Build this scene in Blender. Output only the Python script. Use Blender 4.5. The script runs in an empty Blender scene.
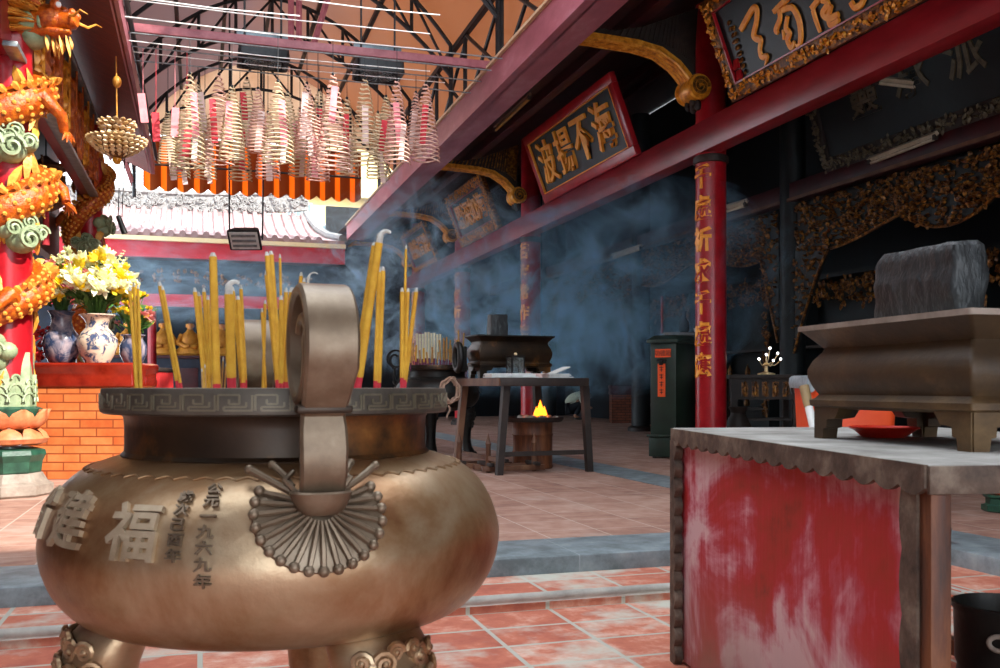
import bpy, bmesh, math, random
from mathutils import Vector, Matrix, noise
PI = math.pi
sin, cos, rad = math.sin, math.cos, math.radians
rnd = random.Random(11)
SC = bpy.context.scene
COL = SC.collection

# ------------------------------------------------------------------ measuring
TH = rad(17.52); EYE = 1.12; FPX = 950.0; HY = 387.0      # yaw of the lens, eye height, focal length and horizon row
def W(lat, d, z):                                         # beside / ahead of the viewer -> hall axes
    return Vector((lat*cos(TH) + d*sin(TH), -lat*sin(TH) + d*cos(TH), z))
def P(x, y, d):
    return W((x-500)/FPX*d, d, EYE + (HY-y)/FPX*d)
E0 = Vector((0, 0, EYE))
def _hit(x, y, ax, v):
    r = P(x, y, 1) - E0
    return E0 + r*((v - E0[ax])/r[ax])
def onX(x, y, v): return _hit(x, y, 0, v)
def onY(x, y, v): return _hit(x, y, 1, v)
def onZ(x, y, v): return _hit(x, y, 2, v)
def hitplane(x, y, p, n):
    r = P(x, y, 1) - E0
    return E0 + r*((p - E0).dot(n)/r.dot(n))
def rotz(a): return Matrix.Rotation(a, 4, 'Z')
def T(x, y=None, z=None):
    return Matrix.Translation(Vector(x) if y is None else Vector((x, y, z)))

# ------------------------------------------------------------------ materials
def lin(h):
    if not isinstance(h, str): return tuple(h) + (1,)
    c = [int(h[i:i+2], 16)/255 for i in (0, 2, 4)]
    return tuple(x/12.92 if x <= .04045 else ((x+.055)/1.055)**2.4 for x in c) + (1,)
class NT:
    def __init__(s, name):
        s.m = bpy.data.materials.new(name); s.m.use_nodes = True
        s.t = s.m.node_tree; s.b = s.t.nodes['Principled BSDF']; s.out = s.t.nodes['Material Output']
        s.tc = s.t.nodes.new('ShaderNodeTexCoord')
    def n(s, typ, **kw):
        nd = s.t.nodes.new(typ)
        for k, v in kw.items():
            if k.startswith('i_'):
                nd.inputs[k[2:].replace('_', ' ')].default_value = v
            else: setattr(nd, k, v)
        return nd
    def l(s, a, b): s.t.links.new(a, b)
    def coords(s, scale=(1, 1, 1), rot=(0, 0, 0)):
        mp = s.n('ShaderNodeMapping'); mp.inputs['Scale'].default_value = scale; mp.inputs['Rotation'].default_value = rot
        s.l(s.tc.outputs['Object'], mp.inputs['Vector']); return mp.outputs['Vector']
    def noise(s, scale=5, detail=6, rough=.6, dist=0, vec=None):
        nd = s.n('ShaderNodeTexNoise'); nd.inputs['Scale'].default_value = scale; nd.inputs['Detail'].default_value = detail
        nd.inputs['Roughness'].default_value = rough; nd.inputs['Distortion'].default_value = dist
        s.l(vec if vec is not None else s.tc.outputs['Object'], nd.inputs['Vector']); return nd.outputs['Fac']
    def ramp(s, fac, stops):
        r = s.n('ShaderNodeValToRGB'); e = r.color_ramp.elements
        while len(e) < len(stops): e.new(.5)
        for i, (p, c) in enumerate(stops): e[i].position = p; e[i].color = lin(c)
        s.l(fac, r.inputs['Fac']); return r.outputs['Color']
    def mix(s, fac, a, b):
        m = s.n('ShaderNodeMix', data_type='RGBA')
        for sock, v in ((m.inputs[0], fac), (m.inputs[6], a), (m.inputs[7], b)):
            if hasattr(v, 'links'): s.l(v, sock)
            elif isinstance(v, (int, float)): sock.default_value = v
            else: sock.default_value = lin(v)
        return m.outputs[2]
    def col(s, c):
        if hasattr(c, 'links'): s.l(c, s.b.inputs['Base Color'])
        else: s.b.inputs['Base Color'].default_value = lin(c)
    def bump(s, h, strength=.3, dist=.01):
        b = s.n('ShaderNodeBump'); b.inputs['Strength'].default_value = strength; b.inputs['Distance'].default_value = dist
        s.l(h, b.inputs['Height']); s.l(b.outputs['Normal'], s.b.inputs['Normal'])
    def rm(s, rough, metal=0, spec=None):
        s.b.inputs['Roughness'].default_value = rough; s.b.inputs['Metallic'].default_value = metal
        if spec is not None: s.b.inputs['Specular IOR Level'].default_value = spec
def M(name, stops, scale=6, rough=.6, metal=0, bump=.2, bscale=None, detail=7, stretch=(1, 1, 1), bdist=.006, dist=0, spec=None):
    k = NT(name); v = k.coords(stretch)
    if isinstance(stops, str): stops = [(.3, stops), (.7, stops)]
    f = k.noise(scale, detail, .62, dist, v); k.col(k.ramp(f, stops)); k.rm(rough, metal, spec)
    if bump: k.bump(k.noise(bscale or scale*5, 4, .6, 0, v), bump, bdist)
    return k.m
def emit(name, c, s):
    k = NT(name); k.col(c); k.b.inputs['Emission Color'].default_value = lin(c); k.b.inputs['Emission Strength'].default_value = s; return k.m
def tiles(name, stops, grout, size, mortar, rough, patch=None, patch_c=None, scale=3, rowshift=0.0, vert=None, gcol=None, bump=.3):
    k = NT(name)
    v = k.coords((1, 1, 1), vert or (0, 0, 0))
    br = k.n('ShaderNodeTexBrick'); br.offset = rowshift; br.squash = 1
    br.inputs['Scale'].default_value = 1; br.inputs['Mortar Size'].default_value = mortar; br.inputs['Mortar Smooth'].default_value = .2
    br.inputs['Brick Width'].default_value = size[0]; br.inputs['Row Height'].default_value = size[1]; br.inputs['Bias'].default_value = 0
    k.l(v, br.inputs['Vector'])
    br.inputs['Color1'].default_value = (0, 0, 0, 1); br.inputs['Color2'].default_value = (1, 1, 1, 1); br.inputs['Mortar'].default_value = (.5, .5, .5, 1)
    n = k.noise(scale, 8, .65)
    ad = k.n('ShaderNodeMath', operation='MULTIPLY_ADD'); ad.inputs[1].default_value = .22; k.l(br.outputs['Color'], ad.inputs[0])
    sb = k.n('ShaderNodeMath', operation='SUBTRACT'); sb.inputs[1].default_value = .11; k.l(n, sb.inputs[0]); k.l(sb.outputs[0], ad.inputs[2])
    c = k.ramp(ad.outputs[0], stops)
    c = k.mix(br.outputs['Fac'], c, grout)
    if patch is not None:
        pn = k.noise(patch[0], 6, .6); r = k.ramp(pn, [(patch[1], (0, 0, 0)), (patch[2], (1, 1, 1))]); c = k.mix(r, c, patch_c)
    k.col(c); k.rm(rough)
    inv = k.n('ShaderNodeMath', operation='SUBTRACT'); inv.inputs[0].default_value = 1; k.l(br.outputs['Fac'], inv.inputs[1])
    k.bump(inv.outputs[0], bump, .004)
    return k.m

MT = {}
MT['bronze'] = M('aged_bronze', [(.25, '4a2e1a'), (.40, '7c5434'), (.50, '957250'), (.66, 'b59e80'), (.85, 'd0c2aa')], 2.6, .36, .66, .35, 45, bdist=.003, dist=.4)
MT['bronze_worn'] = M('worn_grey_bronze', [(.25, '4e3f32'), (.5, '74624f'), (.8, '9c8d79')], 6, .42, .5, .2, 40, bdist=.003)
MT['bronze_dark'] = M('dark_bronze', [(.35, '211a14'), (.55, '3a2a1c'), (.66, '7a4e26'), (.78, 'a8743c')], 3.2, .4, .5, .25, 30, bdist=.003)
MT['bronze_rim'] = M('smoked_bronze', [(.3, '3c3630'), (.6, '5c544a'), (.85, '7b7262')], 7, .5, .4, .25, 40, bdist=.002)
MT['black_iron'] = M('black_iron', [(.3, '0d0d0e'), (.7, '26231f')], 8, .5, .4, .2)
MT['ash'] = M('incense_ash', [(.3, 'b9b3a8'), (.7, 'dcd8d0')], 18, .95, 0, .5, 60)
MT['stick'] = M('yellow_incense_paste', [(.3, 'bc861c'), (.7, 'd6a634')], 30, .8, 0, .2, 90)
MT['stick_red'] = M('red_incense_base', [(.3, 'b01a2c'), (.7, 'd02a40')], 30, .7, 0, 0)
MT['stick_brown'] = M('brown_joss', [(.3, '9a6a34'), (.7, 'c29a58')], 30, .8, 0, 0)
MT['stick_pale'] = M('pale_joss', [(.3, 'c9c2a4'), (.7, 'e6e0c8')], 30, .8, 0, 0)
MT['stick_foot'] = M('plum_joss_base', [(.3, '5a2740'), (.7, '7d3050')], 30, .8, 0, 0)
MT['stick_ash'] = M('curled_grey_ash', [(.3, 'a5a39d'), (.7, 'cfcdc6')], 60, .95, 0, .3)
MT['letter_bronze'] = M('lightened_bronze', [(.3, '8c765c'), (.7, 'c0ae94')], 8, .38, .4, .1)  # lighter copy of the body bronze, offsetting the dark ceiling it reflects
MT['relief'] = M('fret_bronze', [(.3, '57503f'), (.7, '7d7462')], 7, .5, .4, .1)
MT['handle_wood'] = M('straw_wood', [(.3, '7a6446'), (.7, '9a8058')], 6, .6)
MT['red_paint'] = M('red_lacquer', [(.3, '8c0f16'), (.55, 'a81420'), (.8, 'b92a2c')], 5, .3, 0, .1, 20)
MT['red_beam'] = M('oxblood_lacquer', [(.3, '701019'), (.55, '8e1a24'), (.8, 'a5323a')], 4, .32, 0, .15, 25, stretch=(1, .3, 1))
MT['eave'] = M('dusty_plum_paint', [(.3, '84404e'), (.55, 'a5606c'), (.8, 'c49aa2')], 2.2, .42, 0, .15, 22, stretch=(1, .4, 1))
MT['eave_line'] = M('tan_edge', [(.3, 'b79a78'), (.7, 'd8c2a0')], 6, .6)
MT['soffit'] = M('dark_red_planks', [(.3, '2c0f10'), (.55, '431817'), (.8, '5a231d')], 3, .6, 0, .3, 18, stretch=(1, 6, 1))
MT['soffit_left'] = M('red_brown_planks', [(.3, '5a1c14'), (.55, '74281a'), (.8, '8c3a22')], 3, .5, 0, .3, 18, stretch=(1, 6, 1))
MT['gold'] = M('gilt_carving', [(.3, '9c5410'), (.5, 'dc8c20'), (.75, 'f8bc4c')], 14, .36, .12, .4, 60, bdist=.004)
MT['gold_dull'] = M('shaded_gilt', [(.36, '1c1208'), (.5, '6a3e14'), (.7, 'c08434')], 16, .4, .25, .4, 50, bdist=.004)  # dark stops put the deep shadows of the carving into the gilt
MT['gold_text'] = M('gold_lettering', [(.3, 'ec8a20'), (.7, 'ffb444')], 12, .45, .05, .2, 40)
MT['gold_pale'] = M('faded_lettering', [(.3, '463e30'), (.7, '6c6048')], 12, .5, .2, .1, 40)
MT['brass'] = M('polished_brass_petals', [(.3, 'd8a860'), (.7, 'fce6be')], 9, .3, .35, .1)
MT['board'] = M('blue_black_board', [(.3, '10161b'), (.7, '1f2a30')], 5, .45, 0, .3, 40, bdist=.004)
MT['dark_wood'] = M('sooty_bluecast_wood', [(.3, '040b0d'), (.55, '081317'), (.8, '0e1c22')], 4, .6, 0, .3, 20)  # the blue cast of the dark hall is put into this colour
MT['dark_wall'] = M('sooty_bluecast_wall', [(.3, '050b10'), (.55, '09131b'), (.8, '0e1c26')], 1.2, .7, 0, .2, 20)  # navy base stands in for the blue cast in the hall's dark areas
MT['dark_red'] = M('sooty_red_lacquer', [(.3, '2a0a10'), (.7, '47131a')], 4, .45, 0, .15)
MT['wood'] = M('worn_wood', [(.3, '4a2c1e'), (.55, '6b4630'), (.8, '8a6448')], 5, .6, 0, .3, 30, stretch=(1, 1, .25))
MT['wood_dark'] = M('smoked_wood', [(.3, '1d1614'), (.55, '2c211c'), (.8, '43322a')], 5, .6, 0, .3, 30)
MT['stone_trough'] = M('sooty_stone', [(.25, '22170d'), (.5, '443019'), (.68, '6a5030'), (.85, '846840')], 3.5, .55, .1, .35, 40, bdist=.004, stretch=(1, 1, 1.6))
MT['trough_rim'] = M('dusty_stone_rim', [(.3, '6c5e52'), (.7, '9a8c80')], 8, .7, 0, .3, 40)
MT['granite'] = M('black_granite', [(.3, '0c0e0f'), (.55, '1e2123'), (.72, '3a3e40'), (.85, '606466')], 26, .5, 0, .7, 18, bdist=.02, stretch=(1, 1, .5))
MT['slab'] = M('worn_concrete_top', [(.3, '6f6a64'), (.55, '94908a'), (.8, 'b4b1ab')], 5, .8, 0, .3, 40)
MT['slab_edge'] = M('sooty_concrete_edge', [(.3, '2d221c'), (.5, '56463a'), (.75, '8b7c6c')], 9, .75, 0, .5, 40)
MT['leg_rust'] = M('rust_brown_post', [(.3, '2e1a12'), (.5, '5c3119'), (.75, '8a5632')], 7, .6, 0, .3, 30, stretch=(2, 2, .35))
MT['kerb'] = None
MT['plastic_red'] = M('red_plastic', 'd22a18', 4, .3, 0, 0)
MT['plastic_orange'] = M('orange_plastic', [(.3, 'e2451a'), (.7, 'f05a26')], 3, .4, 0, .05)
MT['bag'] = M('grey_bin_liner', [(.3, '6f7a80'), (.7, 'aab4b8')], 14, .35, 0, .6, 20, bdist=.01)
MT['green_iron'] = M('dark_green_iron', [(.3, '10201a'), (.7, '1d3026')], 5, .45, 0, .1)
MT['green_glaze'] = M('green_glaze', [(.3, '16352a'), (.7, '2f5a45')], 8, .35, 0, .2)
MT['label_orange'] = M('orange_paper', 'e0521f', 4, .8, 0, 0)
MT['white_paper'] = M('white_paper', [(.3, 'c9cac6'), (.7, 'ececea')], 9, .9, 0, .1)
MT['steel'] = M('grey_steel', [(.3, '6a6f72'), (.7, '9aa0a2')], 12, .4, .6, .1)
MT['black_steel'] = M('black_steel', [(.3, '16191c'), (.7, '2a2d30')], 9, .5, .3, .1)
MT['pink_steel'] = M('dusky_red_steel', [(.3, '7c3a44'), (.7, '9c5c62')], 6, .5, 0, .1)
MT['white_wire'] = M('white_wire', 'e6e4e0', 5, .5, 0, 0)
MT['dragon'] = M('orange_dragon_scales', [(.3, '7a2c06'), (.5, 'b44e0c'), (.75, 'dc7c1c')], 16, .35, .1, .9, 34, bdist=.012)
MT['dragon_pale'] = M('pale_orange_mane', [(.3, 'c07418'), (.7, 'f0b050')], 16, .4, .1, .5, 40, bdist=.008)
MT['cloud_green'] = M('sage_plaster_cloud', [(.3, '6e7c5a'), (.6, '93a07c'), (.8, 'b3ab80')], 10, .5, 0, .5, 30, bdist=.008)
MT['lotus'] = M('peach_lotus', [(.3, 'b85a34'), (.6, 'dc8a5c'), (.8, 'f0b890')], 7, .4, 0, .2)
MT['leaf'] = M('green_leaf', [(.3, '2c5222'), (.7, '5a8a36')], 10, .5, 0, .2)
MT['yellow_flower'] = M('yellow_petals', [(.3, 'e8b80c'), (.7, 'f6de30')], 20, .7, 0, .2)
MT['cream_flower'] = M('cream_petals', [(.3, 'e4e49c'), (.7, 'fbfae0')], 20, .7, 0, .2)
MT['pink_flower'] = M('pink_petals', [(.3, 'c05a60'), (.7, 'e09a90')], 20, .7, 0, .2)
MT['orange_flower'] = M('orange_petals', [(.3, 'e06a20'), (.7, 'f09a40')], 20, .7, 0, .2)
MT['coil'] = M('tan_incense_coil', [(.3, 'c0aa88'), (.6, 'dcc8a6'), (.8, 'efe2c8')], 20, .9, 0, .3)
MT['coil_red'] = M('pinkish_incense_coil', [(.3, 'c8988a'), (.6, 'e0b8a8'), (.8, 'efd4c8')], 20, .9, 0, .3)
MT['tag_pink'] = M('pink_paper_tag', [(.3, 'd8707a'), (.7, 'eaa0a2')], 6, .8, 0, 0)
MT['tag_red'] = M('red_paper_tag', [(.3, 'c02434'), (.7, 'd84850')], 6, .8, 0, 0)
MT['tag_pale'] = M('pale_paper_tag', [(.3, 'd8b8b0'), (.7, 'ecd8d0')], 6, .8, 0, 0)
MT['fascia'] = M('bright_red_fascia', [(.3, 'bc0a20'), (.7, 'd4142e')], 3, .45, 0, .1)
MT['roof_white'] = M('sunbleached_tiles', [(.3, '805f5e'), (.6, 'a28684'), (.8, 'b8a4a0')], 2.5, .7, 0, .2)
MT['plaster'] = M('white_plaster_relief', [(.3, '6c6a68'), (.7, '989694')], 12, .8, 0, .8, 20, bdist=.03)
MT['cream'] = M('cream_trim', 'ead9a8', 4, .6, 0, 0)
MT['yellow_wall'] = M('yellow_render', [(.3, 'd6b878'), (.7, 'e6cf98')], 2, .8, 0, .1)
MT['glass_dark'] = M('dim_window_glass', [(.3, '5a6c74'), (.7, '8296a0')], 4, .2, 0, 0)
MT['skin'] = M('skin', 'a8745a', 6, .6, 0, 0)
MT['shirt'] = M('pale_shirt', [(.3, '9aa694'), (.7, 'bcc6b4')], 6, .9, 0, .3, 12)
MT['trousers'] = M('dark_trousers', '141a24', 6, .9, 0, .1)
MT['hair'] = M('black_hair', '0c0a0a', 6, .6, 0, .1)
MT['robe'] = M('ochre_robe', [(.3, 'a8641c'), (.7, 'd89a3a')], 9, .5, .2, .3)
MT['rope'] = M('pale_rope', [(.3, '8a6c5c'), (.7, 'b79a86')], 30, .9, 0, .6, 90)
MT['painted_blue'] = M('smoky_blue_frieze', [(.3, '060d1c'), (.55, '0e1c30'), (.8, '20344a')], 3, .6, 0, .1)
MT['cloth_red'] = M('red_altar_cloth', [(.3, 'a8141c'), (.7, 'cc2a28')], 5, .8, 0, .3, 14)
MT['bulb'] = emit('lit_bulb', 'ffffff', 6)
MT['flame'] = emit('flame', 'ff7a1a', 3)
MT['tube_lamp'] = M('dusty_lamp_tube', [(.3, 'a89880'), (.7, 'c8bba4')], 8, .4, 0, 0)
MT['tube_yellow'] = M('yellowed_lamp_tube', [(.3, 'b88638'), (.7, 'd8a850')], 8, .4, 0, 0)
k = NT('pale_glass'); k.col('dfe6e4'); k.rm(.08); k.b.inputs['Transmission Weight'].default_value = .9; MT['glass'] = k.m
# painted vase glazes
def vase_mat(name, base, ink, scale, lo, hi):
    k = NT(name); n = k.noise(scale, 5, .6, 1.2); k.col(k.ramp(n, [(lo, ink), (hi, base)])); k.rm(.2); return k.m
MT['vase_cream'] = vase_mat('cream_glaze_blue_painting', 'd8bda4', '3e4a66', 11, .40, .50)
MT['vase_blue'] = vase_mat('blue_grey_glaze', '9a8c90', '2c3a56', 5, .42, .60)
# red panel paint, worn to pink and grey
k = NT('worn_red_paint')
v1 = k.coords((1.0, 1, 1.5), (0, 0, .0)); v2 = k.coords((7, 7, .6)); v3 = k.coords((30, 30, 3))
a = k.noise(1.6, 8, .6, .5, v1); b = k.noise(2.2, 6, .6, 0, v2); c = k.noise(2, 4, .6, 0, v3)
s1 = k.n('ShaderNodeMath', operation='MULTIPLY_ADD'); s1.inputs[1].default_value = .2; k.l(b, s1.inputs[0]); k.l(a, s1.inputs[2])
s2 = k.n('ShaderNodeMath', operation='MULTIPLY_ADD'); s2.inputs[1].default_value = .08; k.l(c, s2.inputs[0]); k.l(s1.outputs[0], s2.inputs[2])
sc_ = k.n('ShaderNodeMath', operation='MULTIPLY_ADD'); sc_.inputs[1].default_value = 2.5; sc_.inputs[2].default_value = -.90; k.l(s2.outputs[0], sc_.inputs[0])
col = k.ramp(sc_.outputs[0], [(.15, '7a2c1e'), (.36, 'a82a1e'), (.52, 'b42428'), (.62, 'b84452'), (.72, 'c87c88'), (.88, 'd8b4b8')])
sep = k.n('ShaderNodeSeparateXYZ'); k.l(k.tc.outputs['Object'], sep.inputs[0])
mr = k.n('ShaderNodeMapRange'); mr.inputs['From Min'].default_value = .50; mr.inputs['From Max'].default_value = .0; k.l(sep.outputs['Z'], mr.inputs['Value'])
dn = k.noise(3, 6, .6); mu = k.n('ShaderNodeMath', operation='MULTIPLY'); k.l(mr.outputs[0], mu.inputs[0]); k.l(dn, mu.inputs[1])
m2 = k.n('ShaderNodeMath', operation='MULTIPLY'); m2.inputs[1].default_value = 1.25; k.l(mu.outputs[0], m2.inputs[0]); m2.use_clamp = True
col = k.mix(m2.outputs[0], col, '8a7264'); k.col(col); k.rm(.7); k.bump(c, .2, .004); MT['red_panel'] = k.m
# floors
MT['tile_low'] = tiles('worn_terracotta_court', [(.3, 'a05240'), (.5, 'b4664e'), (.62, 'c48670'), (.75, 'cdb0a0')], 'a8a498', (.42, .30), .012, .75, (1.1, .53, .62), 'b8b4a6', 7)
MT['tile_up'] = tiles('pinkish_terracotta_hall', [(.3, '866052'), (.5, 'a07868'), (.75, 'b49484')], 'b9a598', (.42, .42), .006, .7, (1.4, .58, .75), 'b09a8e', 5)
MT['kerb'] = tiles('blue_grey_stone', [(.3, '5e6668'), (.5, '7c868a'), (.75, '9aa2a2')], '8f9698', (1.02, 3.0), .004, .55, None, None, 7)
MT['mould'] = M('pale_cement_moulding', [(.3, '8e8a82'), (.7, 'b4b1a8')], 6, .8, 0, .3, 30)
MT['brick'] = tiles('orange_glazed_brick', [(.3, 'b4562a'), (.5, 'c86c38'), (.75, 'd8834c')], '8a4020', (.34, .088), .008, .35, None, None, 3, .5, (PI/2, 0, 0))
MT['brick_far'] = tiles('brown_brick', [(.3, '5a2c1c'), (.7, '84452c')], '3a1c12', (.22, .07), .008, .6, None, None, 3, .5, (PI/2, 0, 0))
MT['red_glaze'] = M('red_glazed_moulding', [(.3, '661409'), (.7, '8c2616')], 6, .18, 0, .05)
# translucent sheets
def sheet(name, c1, c2, scale, tr=.6, stripe=None, grad=None):
    k = NT(name)
    if grad:                                              # blends from mauve to tan across the width
        sx = k.n('ShaderNodeSeparateXYZ'); k.l(k.tc.outputs['Object'], sx.inputs[0])
        ad = k.n('ShaderNodeMath', operation='MULTIPLY_ADD'); ad.inputs[1].default_value = 2.2; k.l(k.noise(scale, 5, .6), ad.inputs[0]); k.l(sx.outputs['X'], ad.inputs[2])
        mr = k.n('ShaderNodeMapRange'); mr.inputs['From Min'].default_value = grad[0]+1.1; mr.inputs['From Max'].default_value = grad[1]+1.1; k.l(ad.outputs[0], mr.inputs['Value'])
        col = k.ramp(mr.outputs[0], [(0, c1), (1, c2)])
    elif stripe:
        sx = k.n('ShaderNodeSeparateXYZ'); k.l(k.tc.outputs['Object'], sx.inputs[0])
        m = k.n('ShaderNodeMath', operation='MULTIPLY'); m.inputs[1].default_value = 2*PI/stripe; k.l(sx.outputs['X'], m.inputs[0])
        s = k.n('ShaderNodeMath', operation='SINE'); k.l(m.outputs[0], s.inputs[0])
        col = k.ramp(s.outputs[0], [(.42, c2), (.5, c1)])
    else:
        col = k.ramp(k.noise(scale, 5, .6), [(.3, c1), (.7, c2)])
    d = k.n('ShaderNodeBsdfDiffuse'); t = k.n('ShaderNodeBsdfTranslucent'); mx = k.n('ShaderNodeMixShader'); mx.inputs[0].default_value = tr
    k.l(col, d.inputs[0]); k.l(col, t.inputs[0]); k.l(d.outputs[0], mx.inputs[1]); k.l(t.outputs[0], mx.inputs[2]); k.l(mx.outputs[0], k.out.inputs['Surface'])
    return k.m
MT['canopy'] = sheet('mauve_tan_roof_sheet', 'a89492', 'b48c70', .7, .5, grad=(.8, 3.4))
MT['awning'] = sheet('orange_striped_sheet', 'ffa040', '9a5a34', 1, .7, 5.0/14)
MT['gable'] = sheet('pale_tan_sheet', 'd0b49c', 'e0ccb8', 1.5, .7)

# ------------------------------------------------------------------ mesh builder
class MB:
    def __init__(s): s.bm = bmesh.new()
    def add(s, vs, fs, Mx=None):
        v = [s.bm.verts.new(Mx @ Vector(p) if Mx else p) for p in vs]
        for f in fs:
            try: s.bm.faces.new([v[i] for i in f])
            except ValueError: pass
        return v
    def box(s, c, size, Mx=None, bev=0, rot=None):
        x, y, z = (q/2 for q in size); c = Vector(c)
        pts = [Vector((a*x, b*y, d*z)) for a in (-1, 1) for b in (-1, 1) for d in (-1, 1)]
        if rot is not None: pts = [rot @ p for p in pts]
        pts = [p + c for p in pts]
        v = s.add(pts, [(0, 1, 3, 2), (4, 6, 7, 5), (0, 4, 5, 1), (2, 3, 7, 6), (0, 2, 6, 4), (1, 5, 7, 3)], Mx)
        if bev:
            es = {e for q in v for e in q.link_edges}
            bmesh.ops.bevel(s.bm, geom=list(es), offset=bev, segments=2, affect='EDGES', profile=.5)
        return s
    def lathe(s, prof, n=32, Mx=None, squash=(1, 1), cap=True):
        vs, fs = [], []
        for r, z in prof:
            for i in range(n):
                a = 2*PI*i/n; vs.append((r*cos(a)*squash[0], r*sin(a)*squash[1], z))
        m = len(prof)
        for j in range(m-1):
            for i in range(n):
                k = (i+1) % n; fs.append((j*n+i, j*n+k, (j+1)*n+k, (j+1)*n+i))
        if cap:
            if prof[0][0] > 1e-4: fs.append(tuple(range(n-1, -1, -1)))
            if prof[-1][0] > 1e-4: fs.append(tuple((m-1)*n+i for i in range(n)))
        s.add(vs, fs, Mx); return s
    def loft(s, rings, Mx=None, cap=True, closed=False):
        n = len(rings[0]); vs = [p for r in rings for p in r]; fs = []; m = len(rings)
        for j in range(m if closed else m-1):
            j2 = (j+1) % m
            for i in range(n):
                k = (i+1) % n; fs.append((j*n+i, j*n+k, j2*n+k, j2*n+i))
        if cap and not closed:
            fs.append(tuple(range(n-1, -1, -1))); fs.append(tuple((m-1)*n+i for i in range(n)))
        s.add(vs, fs, Mx); return s
    def tube(s, pts, r, n=8, Mx=None, flat=None, closed=False):
        pts = [Vector(p) for p in pts]; m = len(pts)
        rr = r if hasattr(r, '__len__') else [r]*m
        rings = []; up = None
        for j in range(m):
            if closed: t = (pts[(j+1) % m] - pts[j-1])
            else: t = pts[min(j+1, m-1)] - pts[max(j-1, 0)]
            t = t.normalized() if t.length > 1e-9 else Vector((0, 0, 1))
            if up is None:
                up = Vector((0, 0, 1)) if abs(t.z) < .9 else Vector((0, 1, 0))
            up = (up - t*up.dot(t)); up = up.normalized() if up.length > 1e-6 else t.orthogonal().normalized()
            b = t.cross(up); fa, fb = flat or (1, 1)
            rings.append([pts[j] + (b*cos(2*PI*i/n)*fa + up*sin(2*PI*i/n)*fb)*rr[j] for i in range(n)])
        return s.loft(rings, Mx, True, closed)
    def sphere(s, c, r, Mx=None, n=12, m=8, rot=None):
        r = r if hasattr(r, '__len__') else (r, r, r); c = Vector(c); vs = []; fs = []
        for j in range(1, m):
            t = PI*j/m
            for i in range(n):
                p = 2*PI*i/n; q = Vector((r[0]*sin(t)*cos(p), r[1]*sin(t)*sin(p), r[2]*cos(t)))
                vs.append(c + (rot @ q if rot is not None else q))
        a, b = len(vs), len(vs)+1
        for d in (r[2], -r[2]):
            q = Vector((0, 0, d)); vs.append(c + (rot @ q if rot is not None else q))
        for j in range(m-2):
            for i in range(n):
                k = (i+1) % n; fs.append((j*n+i, (j+1)*n+i, (j+1)*n+k, j*n+k))
        for i in range(n):
            k = (i+1) % n; fs.append((a, i, k)); fs.append((b, (m-2)*n+k, (m-2)*n+i))
        s.add(vs, fs, Mx); return s
    def prism(s, poly, z0, z1, Mx=None):
        n = len(poly); vs = [(x, y, z0) for x, y in poly] + [(x, y, z1) for x, y in poly]
        fs = [tuple(range(n-1, -1, -1)), tuple(range(n, 2*n))] + [(i, (i+1) % n, n+(i+1) % n, n+i) for i in range(n)]
        s.add(vs, fs, Mx); return s
    def leaf(s, p, u, v, L, w, h):                        # raised leaf: root p, length along u, normal v x u
        u, v = Vector(u).normalized(), Vector(v).normalized(); b = u.cross(v).normalized(); p = Vector(p)
        k = [(0, .1, 0), (.3, .8, .6), (.6, 1, .9), (.85, .5, .5), (1, .02, 0)]
        rings = [[p+u*L*t+b*w*a, p+u*L*t+v*h*(c+.15), p+u*L*t-b*w*a, p+u*L*t-v*h*.2] for t, a, c in k]
        return s.loft(rings)
    def text(s, body, size, Mx, ext=.01, bold=0.0, fn=None, sx=1):
        vs, fs = text_mesh(body, size, ext, bold)
        vs = [(x*sx, y, z) for x, y, z in vs]
        if fn: s.add([fn(Vector(p)) for p in vs], fs)
        else: s.add(vs, fs, Mx)
        return s
    def build(s, name, mat, parent=None, loc=None, smooth=True, ang=38, rz=0, fix=True):
        if fix: bmesh.ops.recalc_face_normals(s.bm, faces=s.bm.faces)
        me = bpy.data.meshes.new(name); s.bm.to_mesh(me); s.bm.free()
        if smooth and len(me.polygons):
            me.polygons.foreach_set('use_smooth', [True]*len(me.polygons)); me.set_sharp_from_angle(angle=rad(ang))
        me.materials.append(MT[mat] if isinstance(mat, str) else mat)
        o = bpy.data.objects.new(name, me); COL.objects.link(o)
        if parent is not None: o.parent = parent
        if loc is not None: o.location = loc
        if rz: o.rotation_euler.z = rz
        return o
_TC = {}
def text_mesh(body, size, ext, bold):
    key = (body, size, ext, bold)
    if key in _TC: return _TC[key]
    c = bpy.data.curves.new('lettering', 'FONT'); c.body = body; c.size = size; c.extrude = ext; c.offset = bold
    c.align_x = 'CENTER'; c.align_y = 'CENTER'; c.resolution_u = 2
    o = bpy.data.objects.new('lettering', c); COL.objects.link(o)
    dg = bpy.context.evaluated_depsgraph_get(); dg.update()
    me = bpy.data.meshes.new_from_object(o.evaluated_get(dg))
    vs = [v.co.copy() for v in me.vertices]; fs = [tuple(p.vertices) for p in me.polygons]
    if vs:
        cx = (min(v.x for v in vs)+max(v.x for v in vs))/2; cy = (min(v.y for v in vs)+max(v.y for v in vs))/2
        vs = [(v.x-cx, v.y-cy, v.z) for v in vs]
    bpy.data.objects.remove(o); bpy.data.curves.remove(c); bpy.data.meshes.remove(me)
    _TC[key] = (vs, fs); return _TC[key]
def tag(o, label, cat, group=None, kind=None):
    o['label'] = label; o['category'] = cat
    if group: o['group'] = group
    if kind: o['kind'] = kind
    return o
def thing(name, label, cat, loc=(0, 0, 0), rz=0, group=None, kind=None):
    o = bpy.data.objects.new(name, None); COL.objects.link(o); o.empty_display_size = .1
    o.location = loc; o.rotation_euler.z = rz; return tag(o, label, cat, group, kind)
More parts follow.
